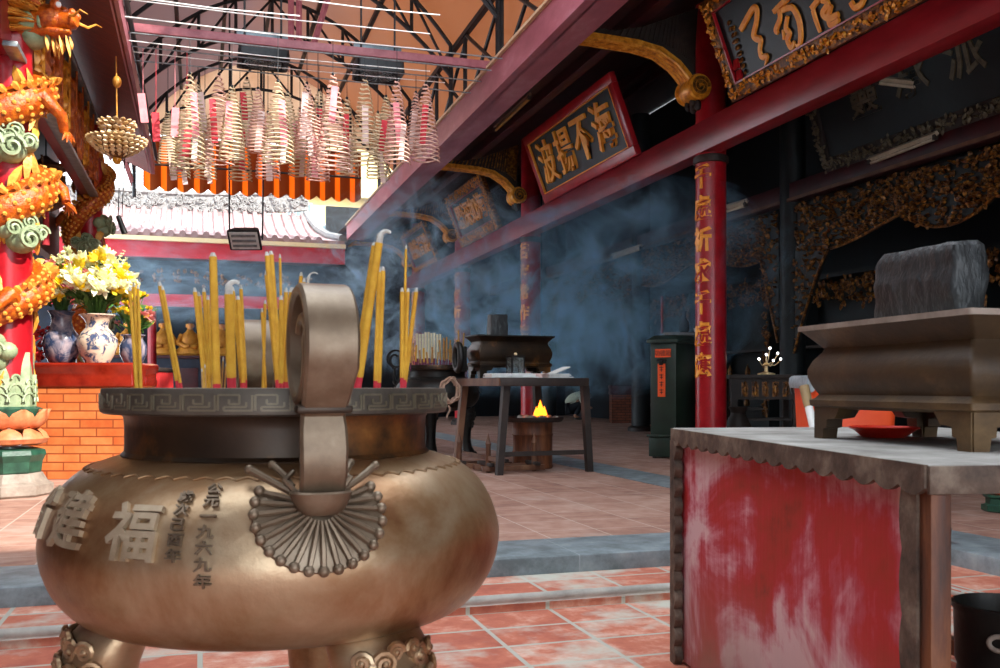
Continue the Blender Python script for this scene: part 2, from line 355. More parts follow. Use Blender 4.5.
def dup(o, parent=None):
    c = o.copy(); COL.objects.link(c); c.parent = parent
    for ch in list(o.children): dup(ch, c)
    return c
def frame(o, u, v, n):                                    # matrix with the given origin and axes
    u, v, n = Vector(u), Vector(v), Vector(n)
    return Matrix(((u.x, v.x, n.x, o[0]), (u.y, v.y, n.y, o[1]), (u.z, v.z, n.z, o[2]), (0, 0, 0, 1)))
ORD = ['first', 'second', 'third', 'fourth', 'fifth', 'sixth', 'seventh', 'eighth', 'ninth', 'tenth', 'eleventh', 'twelfth', 'thirteenth',
       'fourteenth', 'fifteenth', 'sixteenth', 'seventeenth', 'eighteenth', 'nineteenth', 'twentieth', 'twenty-first', 'twenty-second',
       'twenty-third', 'twenty-fourth', 'twenty-fifth', 'twenty-sixth', 'twenty-seventh', 'twenty-eighth', 'twenty-ninth', 'thirtieth',
       'thirty-first', 'thirty-second', 'thirty-third', 'thirty-fourth', 'thirty-fifth', 'thirty-sixth']
def spiral(c, u, v, r0, r1, turns, n=24):
    c, u, v = Vector(c), Vector(u), Vector(v)
    return [c + (u*cos(2*PI*turns*i/n) + v*sin(2*PI*turns*i/n))*(r0+(r1-r0)*i/n) for i in range(n+1)]
# ================================================================== SETTING: floors and steps
ZU, ZM, ZL = .17, .08, 0.0
def struct(name, mb, mat, label, cat, **kw):
    return tag(mb.build(name, mat, None, **kw), label, cat, None, 'structure')
m = MB(); m.box((0, .7, -.05), (9.6, 7.6, .1)); struct('floor', m, 'tile_low', 'lower court floor of worn terracotta tiles with cement patches', 'floor')
m = MB(); m.box((-.5, 4.77, .035), (8.4, .5, .088)); m.box((3.95, 1.0, .035), (.5, 8.0, .088)); struct('trim_1', m, 'tile_low', 'low tiled ledge at the foot of the grey stone step', 'ledge')
m = MB(); m.tube([(-4.7, 4.515, .06), (3.715, 4.515, .06), (3.715, -3, .06)], .026, 10); struct('trim_2', m, 'mould', 'rounded cement moulding along the low tiled ledge', 'moulding')
m = MB(); m.box((-.0, 5.27, .075), (9.5, .6, .20), bev=.012); struct('trim_3', m, 'kerb', 'grey stone step across the lower court', 'step')
m = MB(); m.box((4.47, 1.0, .076), (.56, 7.94, .20), bev=.012); struct('trim_4', m, 'kerb', 'grey stone step beside the red hall along the lower court', 'step')
m = MB(); m.box((-.5, 19.0, .07), (9.4, 26.9, .2)); struct('floor.001', m, 'tile_up', 'upper court floor of pinkish terracotta tiles', 'floor')
m = MB(); m.box((8.6, 14.5, .07), (7.7, 35.9, .2)); struct('floor.002', m, 'tile_up', 'red hall floor of pinkish terracotta tiles under the smoke', 'floor')
m = MB(); m.box((4.48, 19.0, .072), (.54, 26.9, .2)); struct('trim_5', m, 'kerb', 'flat grey stone strip along the edge of the red hall', 'strip')

# ================================================================== THE BIG BRONZE CENSER
BODY = [(.337, .968), (.382, .957), (.435, .936), (.474, .906), (.504, .864), (.524, .811), (.531, .77), (.524, .719), (.504, .669), (.474, .630),
        (.433, .600), (.36, .584), (.25, .556), (.12, .535), (.0, .53)]
def smooth_prof(p, sub=4):
    out = []
    for i in range(len(p)-1):
        a, b, c, d = p[max(i-1, 0)], p[i], p[i+1], p[min(i+2, len(p)-1)]
        for k in range(sub):
            t = k/sub
            out.append(tuple(.5*((2*b[q]) + (-a[q]+c[q])*t + (2*a[q]-5*b[q]+4*c[q]-d[q])*t*t + (-a[q]+3*b[q]-3*c[q]+d[q])*t**3) for q in (0, 1)))
    out.append(p[-1]); return [(max(0, r), z) for r, z in out]
BP = smooth_prof(BODY, 5)
BS = [0]
for i in range(1, len(BP)): BS.append(BS[-1] + math.dist(BP[i], BP[i-1]))
def at_s(s):
    s = max(0, min(s, BS[-1]-1e-6)); i = 0
    while BS[i+1] < s: i += 1
    t = (s-BS[i])/(BS[i+1]-BS[i]); a, b = BP[i], BP[i+1]
    r, z = a[0]+(b[0]-a[0])*t, a[1]+(b[1]-a[1])*t
    dr, dz = b[0]-a[0], b[1]-a[1]; L = math.hypot(dr, dz) or 1
    return r, z, -dz/L, dr/L                              # normal (outward r, z)
def s_of_z(z):
    return next(BS[i] for i in range(len(BP)) if BP[i][1] <= z)
def on_body(da, s, h=0.0):                                # da measured from local -Y, h above the surface
    r, z, nr, nz = at_s(s); r += nr*h; z += nz*h
    return Vector((r*sin(da), -r*cos(da), z))
def strap(mb, path, half, thick, sign):                   # flat strap in the radial plane; path of (rho, z)
    rings = []
    for j, (q, z) in enumerate(path):
        a, b = path[max(j-1, 0)], path[min(j+1, len(path)-1)]
        t = Vector((b[0]-a[0], b[1]-a[1])).normalized(); nn = Vector((-t.y, t.x))
        hw = half[j] if hasattr(half, '__len__') else half; c = thick*.5; e = min(.006, c*.6)
        sec = [(-hw+e, -c), (hw-e, -c), (hw, -c+e), (hw, c-e), (hw-e, c), (-hw+e, c), (-hw, c-e), (-hw, -c+e)]
        rings.append([Vector((x, sign*(q+nn.x*w), z+nn.y*w)) for x, w in sec])
    mb.loft(rings); return mb
def make_censer(label, loc, rz, mats, letters, legs, group=None):
    root = thing('bronze_censer', label, 'incense burner', loc, rz, group)
    b = MB(); b.lathe(BP, 72, cap=False); b.build('body', mats['body'], root)
    b = MB(); b.lathe([(.332, .972), (.358, .958), (.360, .966), (.352, .974), (.351, .99), (.351, 1.03), (.353, 1.05), (.362, 1.064), (.34, 1.064), (.33, .97)], 64, cap=False)
    b.build('neck', mats['neck'], root)
    b = MB(); b.lathe([(.352, 1.060), (.396, 1.060), (.402, 1.064), (.4035, 1.072), (.401, 1.112), (.399, 1.117), (.372, 1.118), (.366, 1.112), (.362, 1.075)], 72, cap=False)
    rim = b.build('rim', mats['rim'], root)
    b = MB()                                              # key-fret relief round the rim
    N = 34
    P1 = [(.04, .12), (.04, .9), (.62, .9), (.62, .45), (.34, .45), (.34, .68)]
    P2 = [(.96, .9), (.96, .12), (.2, .12), (.2, .3), (.80, .3), (.80, .55)]
    for k in range(N):
        for pth in (P1, P2):
            pp = []
            for u, v in pth:
                a = 2*PI*(k+u)/N; pp.append((a, 1.068+v*.040))
            for (a0, z0), (a1, z1) in zip(pp, pp[1:]):
                R_ = .4025; c = []
                da = .0032/.4 if abs(a1-a0) < 1e-6 else 0; dz = .002 if abs(z1-z0) < 1e-6 else 0
                lo, hi = min(a0, a1)-da*.7, max(a0, a1)+da*.7; zl, zh = min(z0, z1)-dz, max(z0, z1)+dz
                for R2 in (R_-.004, R_+.0022):
                    for a, z in ((lo, zl), (hi, zl), (hi, zh), (lo, zh)): c.append((R2*cos(a), R2*sin(a), z))
                b.add(c, [(4, 5, 6, 7), (0, 1, 5, 4), (1, 2, 6, 5), (2, 3, 7, 6), (3, 0, 4, 7)])
    b.build('fret_relief', mats['relief'], rim, smooth=False)
    b = MB(); b.lathe([(.0, 1.03), (.33, 1.03), (.338, 1.07), (.36, 1.085), (.34, 1.096), (.2, 1.104), (.0, 1.106)], 40, cap=False); b.build('ash_bed', 'ash', root)
    # shoulder ornament: a shallow scalloped band under the neck
    b = MB(); s0 = s_of_z(.942)
    for k in range(64):
        a = 2*PI*k/64
        b.tube([on_body(a+q*.049, s0+.012*abs(q)**1.5, .001) for q in (-1, -.5, 0, .5, 1)], .0025, 5)
    b.build('shoulder_band', mats['body'], root)
    for sign in (-1, 1):                                  # two scroll handles in the radial plane
        R0 = .105; cz, cq = 1.2, .505
        path = [(.49, .90), (.525, .925), (.540, .96), (.542, 1.0), (.535, 1.04), (.532, 1.07)]
        hw = [.040, .043, .045, .046, .045, .042]
        for i in range(1, 31):                            # loop over the top, then roll inwards
            a = rad(-62) + rad(560)*i/30; rr = R0*(1.0 if i < 17 else 1-.052*(i-17))
            if i >= 2: path.append((cq+.012 + rr*cos(a), cz + rr*sin(a)*1.02)); hw.append(.050 if i < 24 else .045)
        b = MB(); strap(b, path, hw, .021, sign); h = b.build('handle', mats['worn'], root)
        b = MB()                                          # ring collar where the strap meets the body
        b.box((0, sign*.537, 1.078), (.106, .04, .016), bev=.005); b.build('handle_ring', mats['neck'], h)
        # fan shaped collar with ribs and beads
        c0 = s_of_z(.905); base = 0 if sign < 0 else PI
        def fan(u, v, h_=0): return on_body(base + u*1.1/.50, c0 + .008 + v*1.12, h_)
        b = MB()
        rows = []
        for i, rr in enumerate((.0, .03, .06, .09, .108, .114)):
            rows.append([fan(rr*1.06*cos(t), .012+rr*sin(t), .006 if rr < .112 else -.004) for t in [rad(-25)+rad(230)*q/24 for q in range(25)]])
        vs = [p for r in rows for p in r]; b.add(vs, [(i*25+j, i*25+j+1, (i+1)*25+j+1, (i+1)*25+j) for i in range(5) for j in range(24)])
        for q in range(19):
            t = rad(-20)+rad(220)*q/18
            pts = [fan(rr*1.06*cos(t), .012+rr*sin(t), .006+.012*(1-rr/.12)) for rr in (.025, .05, .075, .1)]
            b.tube(pts, [.0035, .005, .0065, .006], 6)
        col = b.build('fan_collar', mats['worn'], root)
        b = MB()
        for q in range(19):
            t = rad(-20)+rad(220)*q/18; b.sphere(fan(.106*1.06*cos(t), .012+.106*sin(t), .010), .0112, n=10, m=7)
        b.build('beads', mats['worn'], col)
        b = MB()                                          # cup that grips the strap
        ring = []
        for zz, gx, gq in ((.875, .030, .018), (.885, .045, .03), (.905, .056, .042), (.918, .060, .045), (.922, .057, .042), (.915, .05, .034)):
            ring.append([Vector((gx*cos(2*PI*i/20), sign*(.515+gq*sin(2*PI*i/20)), zz)) for i in range(20)])
        b.loft(ring); b.build('handle_cup', mats['worn'], col)
        for e in (-1, 1):                                 # twig-like horns
            b = MB(); b.tube([fan(e*.05, -.02, .012), fan(e*.085, -.035, .022), fan(e*.125, -.055, .03)], [.007, .0075, .008], 8)
            b.sphere(fan(e*.127, -.056, .030), .010, n=8, m=6)
            b.build('horn', mats['worn'], col); b = MB()
            b.tube([fan(e*.045, -.03, .012), fan(e*.06, -.05, .02), fan(e*.082, -.075, .024)], [.006, .0065, .007], 8)
            b.sphere(fan(e*.084, -.077, .024), .009, n=8, m=6)
            b.build('horn', mats['worn'], col); b = MB()
            b.tube([fan(e*.04, -.012, .02), fan(e*.06, -.028, .034), fan(e*.044, -.05, .03)], [.006, .006, .005], 7)
            b.build('horn', mats['worn'], col)
    for da in legs:                                       # three lion legs with scroll carving
        b = MB(); dv = Vector((sin(da), -cos(da), 0)); tv = Vector((cos(da), sin(da), 0))
        ctr = [(.345, .62, .112, .07), (.385, .57, .118, .085), (.405, .51, .112, .082), (.402, .45, .098, .074), (.392, .38, .082, .064), (.382, .30, .072, .056),
               (.380, .20, .068, .054), (.388, .11, .074, .062), (.402, .06, .088, .078), (.408, .02, .094, .086), (.406, .0, .090, .084)]
        b.loft([[dv*(r + w*sin(t)) + tv*hw*cos(t) + Vector((0, 0, z)) for t in [2*PI*i/24 for i in range(24)]] for r, z, hw, w in ctr])
        lg = b.build('leg', mats['leg'], root)
        b = MB()                                          # raised scrolls, brows and toes
        def sp(u, z, r=.035, n=18, turns=1.7, w=.007, dirn=1):
            rr = .0; best = min(ctr, key=lambda c: abs(c[1]-z)); q = max(-.98, min(.98, u/best[2])); o = dv*(best[0] + best[3]*math.sqrt(1-q*q)+.004) + tv*u + Vector((0, 0, z))
            nrm = (dv*math.sqrt(1-q*q) + tv*q).normalized(); uu = Vector((0, 0, 1)).cross(nrm).normalized()
            b.tube(spiral(o, uu*dirn, Vector((0, 0, 1)), r, .004, turns, n), [w]*(n)+[w*.8], 6)
            b.sphere(o + nrm*.004, .008, n=8, m=6)
        for e in (-1, 1):
            sp(e*.022, .575, .02, dirn=-e); sp(e*.105, .52, .022, dirn=e); sp(e*.07, .515, .018, dirn=-e); sp(e*.10, .44, .018, dirn=-e); sp(e*.012, .52, .018, dirn=e); sp(e*.07, .40, .02, dirn=e)
            sp(e*.045, .555, .026, dirn=e); sp(e*.088, .56, .022, dirn=-e); sp(e*.04, .49, .03, dirn=-e); sp(e*.078, .47, .022, dirn=e); sp(e*.03, .41, .022, dirn=e); sp(e*.055, .36, .02, dirn=-e)
        sp(0, .60, .022); sp(0, .45, .016)
        for q in (-.06, -.02, .02, .06):
            b.sphere(dv*.472 + tv*q + Vector((0, 0, .026)), (.024, .03, .025), n=10, m=7)
        b.build('leg_carving', mats['leg'], lg)
    if letters:
        for body, da, zc, size, bold, asp in letters:
            b = MB(); s1 = s_of_z(zc)
            for i, ch in enumerate(body):
                off = i*size*1.12
                b.text(ch, size, None, .0065 if size > .05 else .004, bold, fn=lambda p, off=off: on_body(da + p.x*asp/.52, s1 - p.y + off, p.z+.004))
            b.build('raised_characters', mats['letters'] if size > .05 else mats['worn'], root)
    return root
CENS = W(-.533, 2.3, 0)
hd = W(sin(rad(21.7)), -cos(rad(21.7)), 0); RZC = math.atan2(hd.y, hd.x) + PI/2
DA = lambda phi: rad(phi-21.7)
mats = dict(body='bronze', neck='bronze_dark', rim='bronze_rim', relief='relief', worn='bronze_worn', leg='bronze', letters='letter_bronze')
make_censer('large round bronze censer on three legs with raised characters on its belly', CENS, RZC, mats,
            [('福', DA(-19), .852, .118, .0022, 1.0), ('建', DA(-40), .862, .128, .0022, 1.0), ('省', DA(-60), .862, .12, .0022, 1.0),
             ('歲次己酉年', DA(-8.5), .912, .026, .0005, 1.25), ('公元一九六九年', DA(-2.2), .925, .027, .0005, 1.25)],
            [DA(-60), DA(45), DA(178)])

# ------------------------------------------------------------------ incense standing in the censer
def stick_at(x, y0, xt, yt, d, wpx, label, kind='yellow', red=18, ash=0, group='incense sticks in the big bronze censer'):
    base = P(x, y0, d); base.z = 1.095; top = P(xt, yt, d + rnd.uniform(-.04, .04)); base = Vector(base)
    r = wpx/2/FPX*d; v = top - base; L = v.length; u = v.normalized(); root = thing('incense_stick', label, 'incense stick', base, 0, group)
    rz = red/FPX*d
    mats = {'yellow': ('stick', 'stick_red'), 'brown': ('stick_brown', 'stick_foot'), 'pale': ('stick_pale', 'stick_foot')}[kind]
    nseg = 10
    if red > 0:
        b = MB(); b.tube([-u*.05, u*rz*.5, u*rz], r*.98, nseg); b.build('red_base' if kind == 'yellow' else 'stick_base', mats[1], root)
    b = MB(); s0 = rz if red > 0 else -.05; b.tube([u*(s0+(L-s0)*q) for q in (0, .25, .5, .75, 1)], [r*1.05, r*1.1, r, r*1.05, r], nseg); b.build('paste_stick', mats[0], root)
    b = MB()
    if ash:
        pts = [u*L, u*(L+.012)]; side = W(1, 0, 0)*ash
        for q in range(1, 9):
            a = q/8*2.4; pts.append(u*(L+.014+.013*sin(a)) + side*.013*(1-cos(a)))
        b.tube(pts, [r*.85]*3 + [r*.6*(1-.06*i) for i in range(len(pts)-3)], 8)
    else:
        b.tube([u*L, u*(L+.01)], [r, r*.5], 8)
    b.build('ash_tip', 'stick_ash', root); return root
ST = [  # base x, base y, top x, top y, depth, thickness
    (137, 388, 130, 291, 2.16, 3.2, 0), (139, 388, 134, 287, 2.20, 3.0, 0), (141, 388, 138, 289, 2.18, 3.2, 0),
    (180, 386, 160, 286, 2.28, 4.2, 0), (183, 386, 163, 290, 2.24, 3.0, 0),
    (206, 386, 195, 292, 2.2, 4.0, 0), (209, 386, 199, 296, 2.3, 3.6, 0), (211, 386, 204, 292, 2.35, 3.8, 0), (213, 386, 208, 300, 2.25, 3.4, 0),
    (217, 386, 213, 257, 2.15, 7.6, 0), (232, 386, 229, 294, 2.12, 9.0, 1), (243, 386, 233, 291, 2.3, 3.6, 0), (246, 386, 241, 289, 2.4, 3.4, 0), (244, 386, 238, 300, 2.2, 4.6, 0),
    (263, 386, 265, 304, 2.42, 3.0, 0), (266, 386, 262, 312, 2.36, 2.6, 0),
    (279, 386, 267, 256, 2.2, 4.8, 0), (281, 386, 271, 255, 2.3, 5.4, 0), (278, 386, 266, 275, 2.4, 3.0, 0), (283, 386, 280, 258, 2.35, 2.6, 0), (282, 386, 286, 292, 2.22, 4.0, 0),
    (285, 386, 292, 292, 2.15, 6.2, 0), (281, 386, 281, 300, 2.12, 4.4, 0), (286, 386, 297, 304, 2.32, 3.4, 0), (284, 386, 299, 312, 2.4, 3.0, 0), (290, 386, 301, 276, 2.45, 3.4, 0), (293, 386, 304, 282, 2.5, 3.2, 0), (296, 386, 308, 283, 2.45, 3.0, 1),
    (356, 386, 379, 243, 2.16, 8.0, 1), (352, 386, 374, 246, 2.2, 5.4, 0), (375, 386, 379, 272, 2.2, 4.2, 0), (378, 386, 383, 271, 2.22, 5.0, 0),
    (403, 386, 406, 249, 2.3, 2.6, 0), (402, 386, 402, 292, 2.2, 4.2, 0), (404, 386, 408, 292, 2.25, 3.6, 0), (403, 386, 416, 292, 2.28, 4.4, 0)]
ADJ = {9: 'tall thick', 10: 'very thick', 28: 'tallest thick leaning', 16: 'tall', 17: 'tall thick'}
for i, (x, y, xt, yt, d, w, ash) in enumerate(ST):
    nored = i < 3 or i in (5, 6, 7, 8, 14, 15)
    lab = '%s yellow incense stick in the big bronze censer, %s from the flower altar' % (ADJ.get(i, 'slim' if w < 3.5 else 'plain'), ORD[i])
    if ash: lab = '%s yellow incense stick with curled grey ash tip, %s from the flower altar' % (ADJ.get(i, 'slim'), ORD[i])
    stick_at(x, y, xt, yt, d, w, lab, 'yellow', 0 if nored else (14 + (i*7) % 9), ash)
for i, (x, xt, yt) in enumerate([(203, 202, 372), (206, 205, 368), (211, 213, 369), (218, 218, 364), (221, 223, 361), (224, 226, 366)]):
    stick_at(x, 386, xt, yt, 2.1+.03*i, 1.6, 'short thin brown joss stick in the big censer, %s from the flower altar' % ORD[i], 'brown', 0, 0, 'short joss sticks in the big bronze censer')

# ================================================================== RED SIDED TABLE with the stone trough
ZT = .953
A = onZ(672, 661, 0); A.z = 0
B = W((927-500)/FPX*2.06, 2.06, 0)
du = (B-A); LT = du.length; du.normalize(); dw = Vector((-du.y, du.x, 0));   # along the front, and in under the top
if dw.dot(W(1, 0, 0)) < 0: dw = -dw
RZT = math.atan2(du.y, du.x); DEP = 1.12
sg = 1 if Vector((-sin(RZT), cos(RZT), 0)).dot(dw) > 0 else -1
tb = thing('offering_table', 'concrete topped offering table with worn red painted side and scalloped edge', 'table', A, RZT)
def loc_t(p):
    q = Vector(p)-A; return Vector((q.dot(du), sg*q.dot(dw), q.z))
b = MB(); b.box((LT/2, sg*DEP/2, ZT-.028), (LT+.012, DEP, .056), bev=.007); top = b.build('table_top', 'slab', tb)
def scallops(L, n, a, dep):                               # wavy lower line from 0 to L
    pts = []
    for i in range(n):
        for q in range(7): pts.append((L*(i+q/7)/n, -a - dep*sin(PI*q/7)))
    pts.append((L, -a)); return pts
b = MB(); pl = [(0, 0)] + scallops(LT, 17, .052, .018) + [(LT, 0)]
b.prism(pl, -.006, .008, frame((0, sg*.002, ZT-.002), (1, 0, 0), (0, 0, 1), (0, -sg, 0))); b.build('scalloped_edge', 'slab_edge', top)
b = MB(); b.box((LT+.004, sg*DEP/2, ZT-.035), (.014, DEP, .062), bev=.003); b.build('end_edge', 'slab_edge', top)
b = MB(); b.box((LT/2-.03, sg*.05, (ZT-.06)/2+.01), (LT-.075, .035, ZT-.07)); b.build('red_panel', 'red_panel', tb)
b = MB(); hh = ZT-.05; pl = [(0, 0)] + [(-y, x) for x, y in [(x, y) for x, y in scallops(hh, 12, .052, .020)]] + [(0, hh)]
b.prism(pl, -.012, .020, frame((-.002, sg*.012, 0), (1, 0, 0), (0, 0, 1), (0, -sg, 0))); b.build('scalloped_post', 'slab_edge', tb)
b = MB(); pl = [(0, 0)] + [(y-.015, x) for x, y in scallops(hh, 6, .045, .012)] + [(0, hh)]
b.prism(pl, -.01, .012, frame((LT-.045, sg*.014, 0), (1, 0, 0), (0, 0, 1), (0, -sg, 0))); b.build('scalloped_strip', 'slab_edge', tb)
for (x, y) in ((LT-.03, .035), (.05, DEP-.06), (LT-.05, DEP-.06)):
    b = MB(); b.box((x, sg*y, hh/2), (.056, .05, hh), bev=.006); b.build('leg', 'leg_rust', tb)
b = MB(); b.box((LT*.5, sg*(DEP-.06), .10), (LT-.1, .04, .06)); b.build('stretcher', 'leg_rust', tb)

def rrect(a, b_, c, n=4):                                 # rounded rectangle outline
    out = []
    for (sx, sy, a0) in ((1, 1, 0), (-1, 1, 90), (-1, -1, 180), (1, -1, 270)):
        for i in range(n+1):
            t = rad(a0 + 90*i/n); out.append((sx*(a-c) + c*cos(t), sy*(b_-c) + c*sin(t)))
    return out
def make_trough(label, loc, rz, L, Wd, H, mats, lip=.05):
    root = thing('stone_trough', label, 'trough', loc, rz)
    f = .27*H
    pr = [(-.03, 0), (.004, .005), (.016, .012), (.018, .03), (.004, .038), (-.004, .05), (.010, .075), (.022, .11), (.022, .135), (.010, .165), (-.012, .195), (-.020, .215), (-.014, .235), (.012, .255), (.038, .268), (.042, .275)]
    sc = (H-f)/.275; pr = [(o, f+z*sc) for o, z in pr]
    b = MB(); b.loft([[(x, y, z) for x, y in rrect(L/2-.04+o, Wd/2-.04+o, .012, 3)] for o, z in pr] + [[(x, y, H-.09) for x, y in rrect(L/2-.08, Wd/2-.08, .012, 3)]])
    b.build('body', mats[0], root)
    b = MB(); a1 = rrect(L/2+.004, Wd/2+.004, .012, 3); a2 = rrect(L/2-.06, Wd/2-.06, .012, 3)
    b.loft([[(x, y, H-.006) for x, y in a1], [(x, y, H+.010) for x, y in a1], [(x, y, H+.010) for x, y in a2], [(x, y, H-.012) for x, y in a2]], closed=True); b.build('rim', mats[1], root)
    b = MB(); b.box((0, 0, H-.03), (L-.11, Wd-.11, .03)); b.build('ash_bed', 'ash', root)
    for sx in (-1, 1):
        for sy in (-1, 1):                                # stepped bracket feet
            b = MB(); w1, w2 = .13*L/.9, .055*L/.9
            poly = [(0, f+.01), (0, 0), (w2, 0), (w2+.005, f*.35), (w2+.02, f*.38), (w2+.022, f*.65), (w1, f*.7), (w1+.03, f+.01)]
            b.prism(poly, 0, .05, frame((sx*(L/2-.04), sy*(Wd/2-.035), 0), (-sx, 0, 0), (0, 0, 1), (0, -sy, 0)))
            b.prism(poly, 0, .05, frame((sx*(L/2-.035), sy*(Wd/2-.04), 0), (0, -sy, 0), (0, 0, 1), (-sx, 0, 0)))
            b.build('foot', mats[0], root, smooth=False)
    return root
fl, fr = onZ(816, 438, ZT), onZ(968, 452, ZT)
tu = (fr-fl).normalized(); tw = Vector((-tu.y, tu.x, 0)); tw = tw if tw.dot(W(1, 0, 0)) > 0 else -tw
LTR = (fr-fl).length+.10; WTR = .50; HTR = .356
ctr = (fl+fr)/2 + tw*(WTR/2-.035); ctr.z = ZT
make_trough('long sooty stone trough on the red-sided table holding a granite block', ctr, math.atan2(tu.y, tu.x), LTR, WTR, HTR, ('stone_trough', 'trough_rim'))
# the granite block in the trough
bl = P(874, 320, 3.02); br = P(955, 312, 2.66); bu = (br-bl); bu.z = 0; LB = bu.length; bu.normalize()
bw = Vector((-bu.y, bu.x, 0)); bw = bw if bw.dot(W(1, 0, 0)) > 0 else -bw
b = MB(); ZB = ZT+HTR-.016; HB = .245
def chip(p, s=.012): return p + noise.noise_vector(p*9)*s + noise.noise_vector(p*31)*s*.4
NB = 14; rings = []
for j in range(NB+1):
    z = HB*j/NB; e = 0 if j < NB else .012
    rings.append([chip(Vector((x, y, z - (0.02*max(0, (x/LB)) if j == NB else 0)))) for x, y in [q for q in rrect(LB/2-e, .055-e, .014, 4)]])
# densify the sides so that the chipped faces show
dense = []
for r in rings:
    o = []
    for i in range(len(r)):
        a_, b_ = r[i], r[(i+1) % len(r)]; n_ = max(1, int((b_-a_).length/.02))
        o += [a_.lerp(b_, q/n_) for q in range(n_)]
    dense.append(o)
mn = min(len(o) for o in dense); 
def resample(o, n):
    return [o[int(i*len(o)/n)] for i in range(n)]
dense = [[chip(p, .004) for p in resample(o, mn)] for o in dense]
b.loft(dense); cb = (bl+br)/2 + bw*.055
tag(b.build('granite_block', 'granite', None, (cb.x, cb.y, ZB), rz=math.atan2(bu.y, bu.x)), 'rough black granite block standing in the stone trough', 'stone block')
# the red plate under the trough
pp = onZ(884, 437, ZT)
pl_ = thing('plastic_plate', 'shallow red plastic plate under the stone trough', 'plate', (pp.x, pp.y, ZT))
b = MB(); b.lathe([(0, .004), (.06, .004), (.066, 0), (.072, .004), (.095, .022), (.108, .03), (.110, .033), (.106, .033), (.07, .010), (0, .008)], 40, cap=False); b.build('bowl', 'plastic_red', pl_)
b = MB(); b.tube([(.109*cos(t), .109*sin(t), .032) for t in [2*PI*i/40 for i in range(40)]], .003, 6, closed=True); b.build('rim', 'plastic_red', pl_)
# ================================================================== small things round the table
# orange bin with liner behind the table
oc = W(2.68, 7.4, ZU)
bn = thing('rubbish_bin', 'bright orange bin with grey liner behind the stone trough', 'bin', oc, -TH)
b = MB(); rings = []
for z, s in ((0, .86), (.04, .87), (.5, .93), (.97, .99), (.975, 1.04), (1.0, 1.05), (1.005, 1.0), (.5, .88)):
    rings.append([(x*s, y*s, z) for x, y in rrect(.33, .26, .07, 5)])
b.loft(rings); b.build('body', 'plastic_orange', bn)
b = MB(); rings = []
for j, (z, s) in enumerate(((.93, 1.06), (.96, 1.085), (.99, 1.09), (1.03, 1.07), (1.035, 1.0), (.90, .92))):
    pts = rrect(.33, .26, .07, 8); n_ = len(pts)
    rings.append([(x*s*(1+.018*sin(i*2.3+j)), y*s*(1+.018*sin(i*2.3+j)), z + (.03*sin(i*1.1)+.02*sin(i*2.7) if j == 0 else .008*sin(i*1.9))) for i, (x, y) in enumerate(pts)])
b.loft([r for r in rings], cap=False); b.build('bin_liner', 'bag', bn)
# broom leaning on the bin
q0, q1 = P(813, 425, 6.85), P(804, 386, 6.95)
d_ = (q1-q0).normalized(); q0 = q0 - d_*((q0.z-ZU-.02)/d_.z)
br_ = thing('broom', 'broom with brown grip and white handle leaning at the orange bin', 'broom', q0)
L_ = (q1-q0).length; Lw = L_*.84
b = MB(); b.tube([d_*.10, d_*Lw], .03, 12); b.build('lower_handle', 'white_paper', br_)
b = MB(); b.tube([d_*Lw, d_*(L_+.0)], [.034, .036], 12); b.build('grip', 'handle_wood', br_)
b = MB(); b.box((0, 0, .06), (.30, .06, .10), bev=.01); b.build('brush_head', 'wood_dark', br_)
# black bin at the corner of the court
bb = W(1.62, 3.05, 0)
kb = thing('metal_bin', 'black metal bin with a ring handle on the low tiles', 'bin', bb)
b = MB(); b.lathe([(.0, .0), (.125, .0), (.13, .02), (.142, .2), (.138, .22), (.146, .24), (.15, .40), (.157, .41), (.157, .425), (.148, .428), (.142, .40), (.13, .03), (0, .02)], 40, cap=False); b.build('body', 'black_iron', kb)
hv = W(-.55, -.83, 0).normalized(); hn = hv.cross(Vector((0, 0, 1)))
b = MB(); b.tube([hv*.157 + Vector((0, 0, .33)) + hn*.028*cos(t) + Vector((0, 0, .022*sin(t))) for t in [2*PI*i/20 for i in range(20)]], .008, 8, closed=True); b.build('ring_handle', 'trough_rim', kb)
# bowl on the grey step
pb = onZ(940, 543, ZU+.005)
b = MB(); b.lathe([(0, .0), (.035, 0), (.05, .02), (.062, .06), (.064, .085), (.068, .09), (.06, .09), (.05, .05), (0, .02)], 28, cap=False)
tag(b.build('clay_bowl', 'wood_dark', None, pb), 'small dark clay bowl on the grey stone step beside the table leg', 'bowl')
# octagonal stand with orange pot
po = W((1003-500)/FPX*7.25, 7.25, ZU)
so = thing('plant_stand', 'dark green octagonal stand on the hall floor past the table', 'stand', po)
b = MB(); b.lathe([(.13, 0), (.15, .01), (.15, .05), (.12, .06), (.12, .10), (.14, .115), (.14, .13)], 8); b.build('body', 'green_glaze', so, smooth=False)
ot = thing('flower_pot', 'orange pot standing on the dark green octagonal stand', 'pot', (po.x, po.y, ZU+.132))
b = MB(); b.lathe([(0, 0), (.06, 0), (.085, .03), (.11, .10), (.12, .13), (.125, .14), (.11, .14), (.07, .02), (0, .02)], 32, cap=False); b.build('body', 'plastic_orange', ot)
b = MB(); b.lathe([(.11, .135), (.128, .135), (.13, .145), (.128, .158), (.11, .158)], 32, cap=False); b.build('rim', 'plastic_orange', ot)
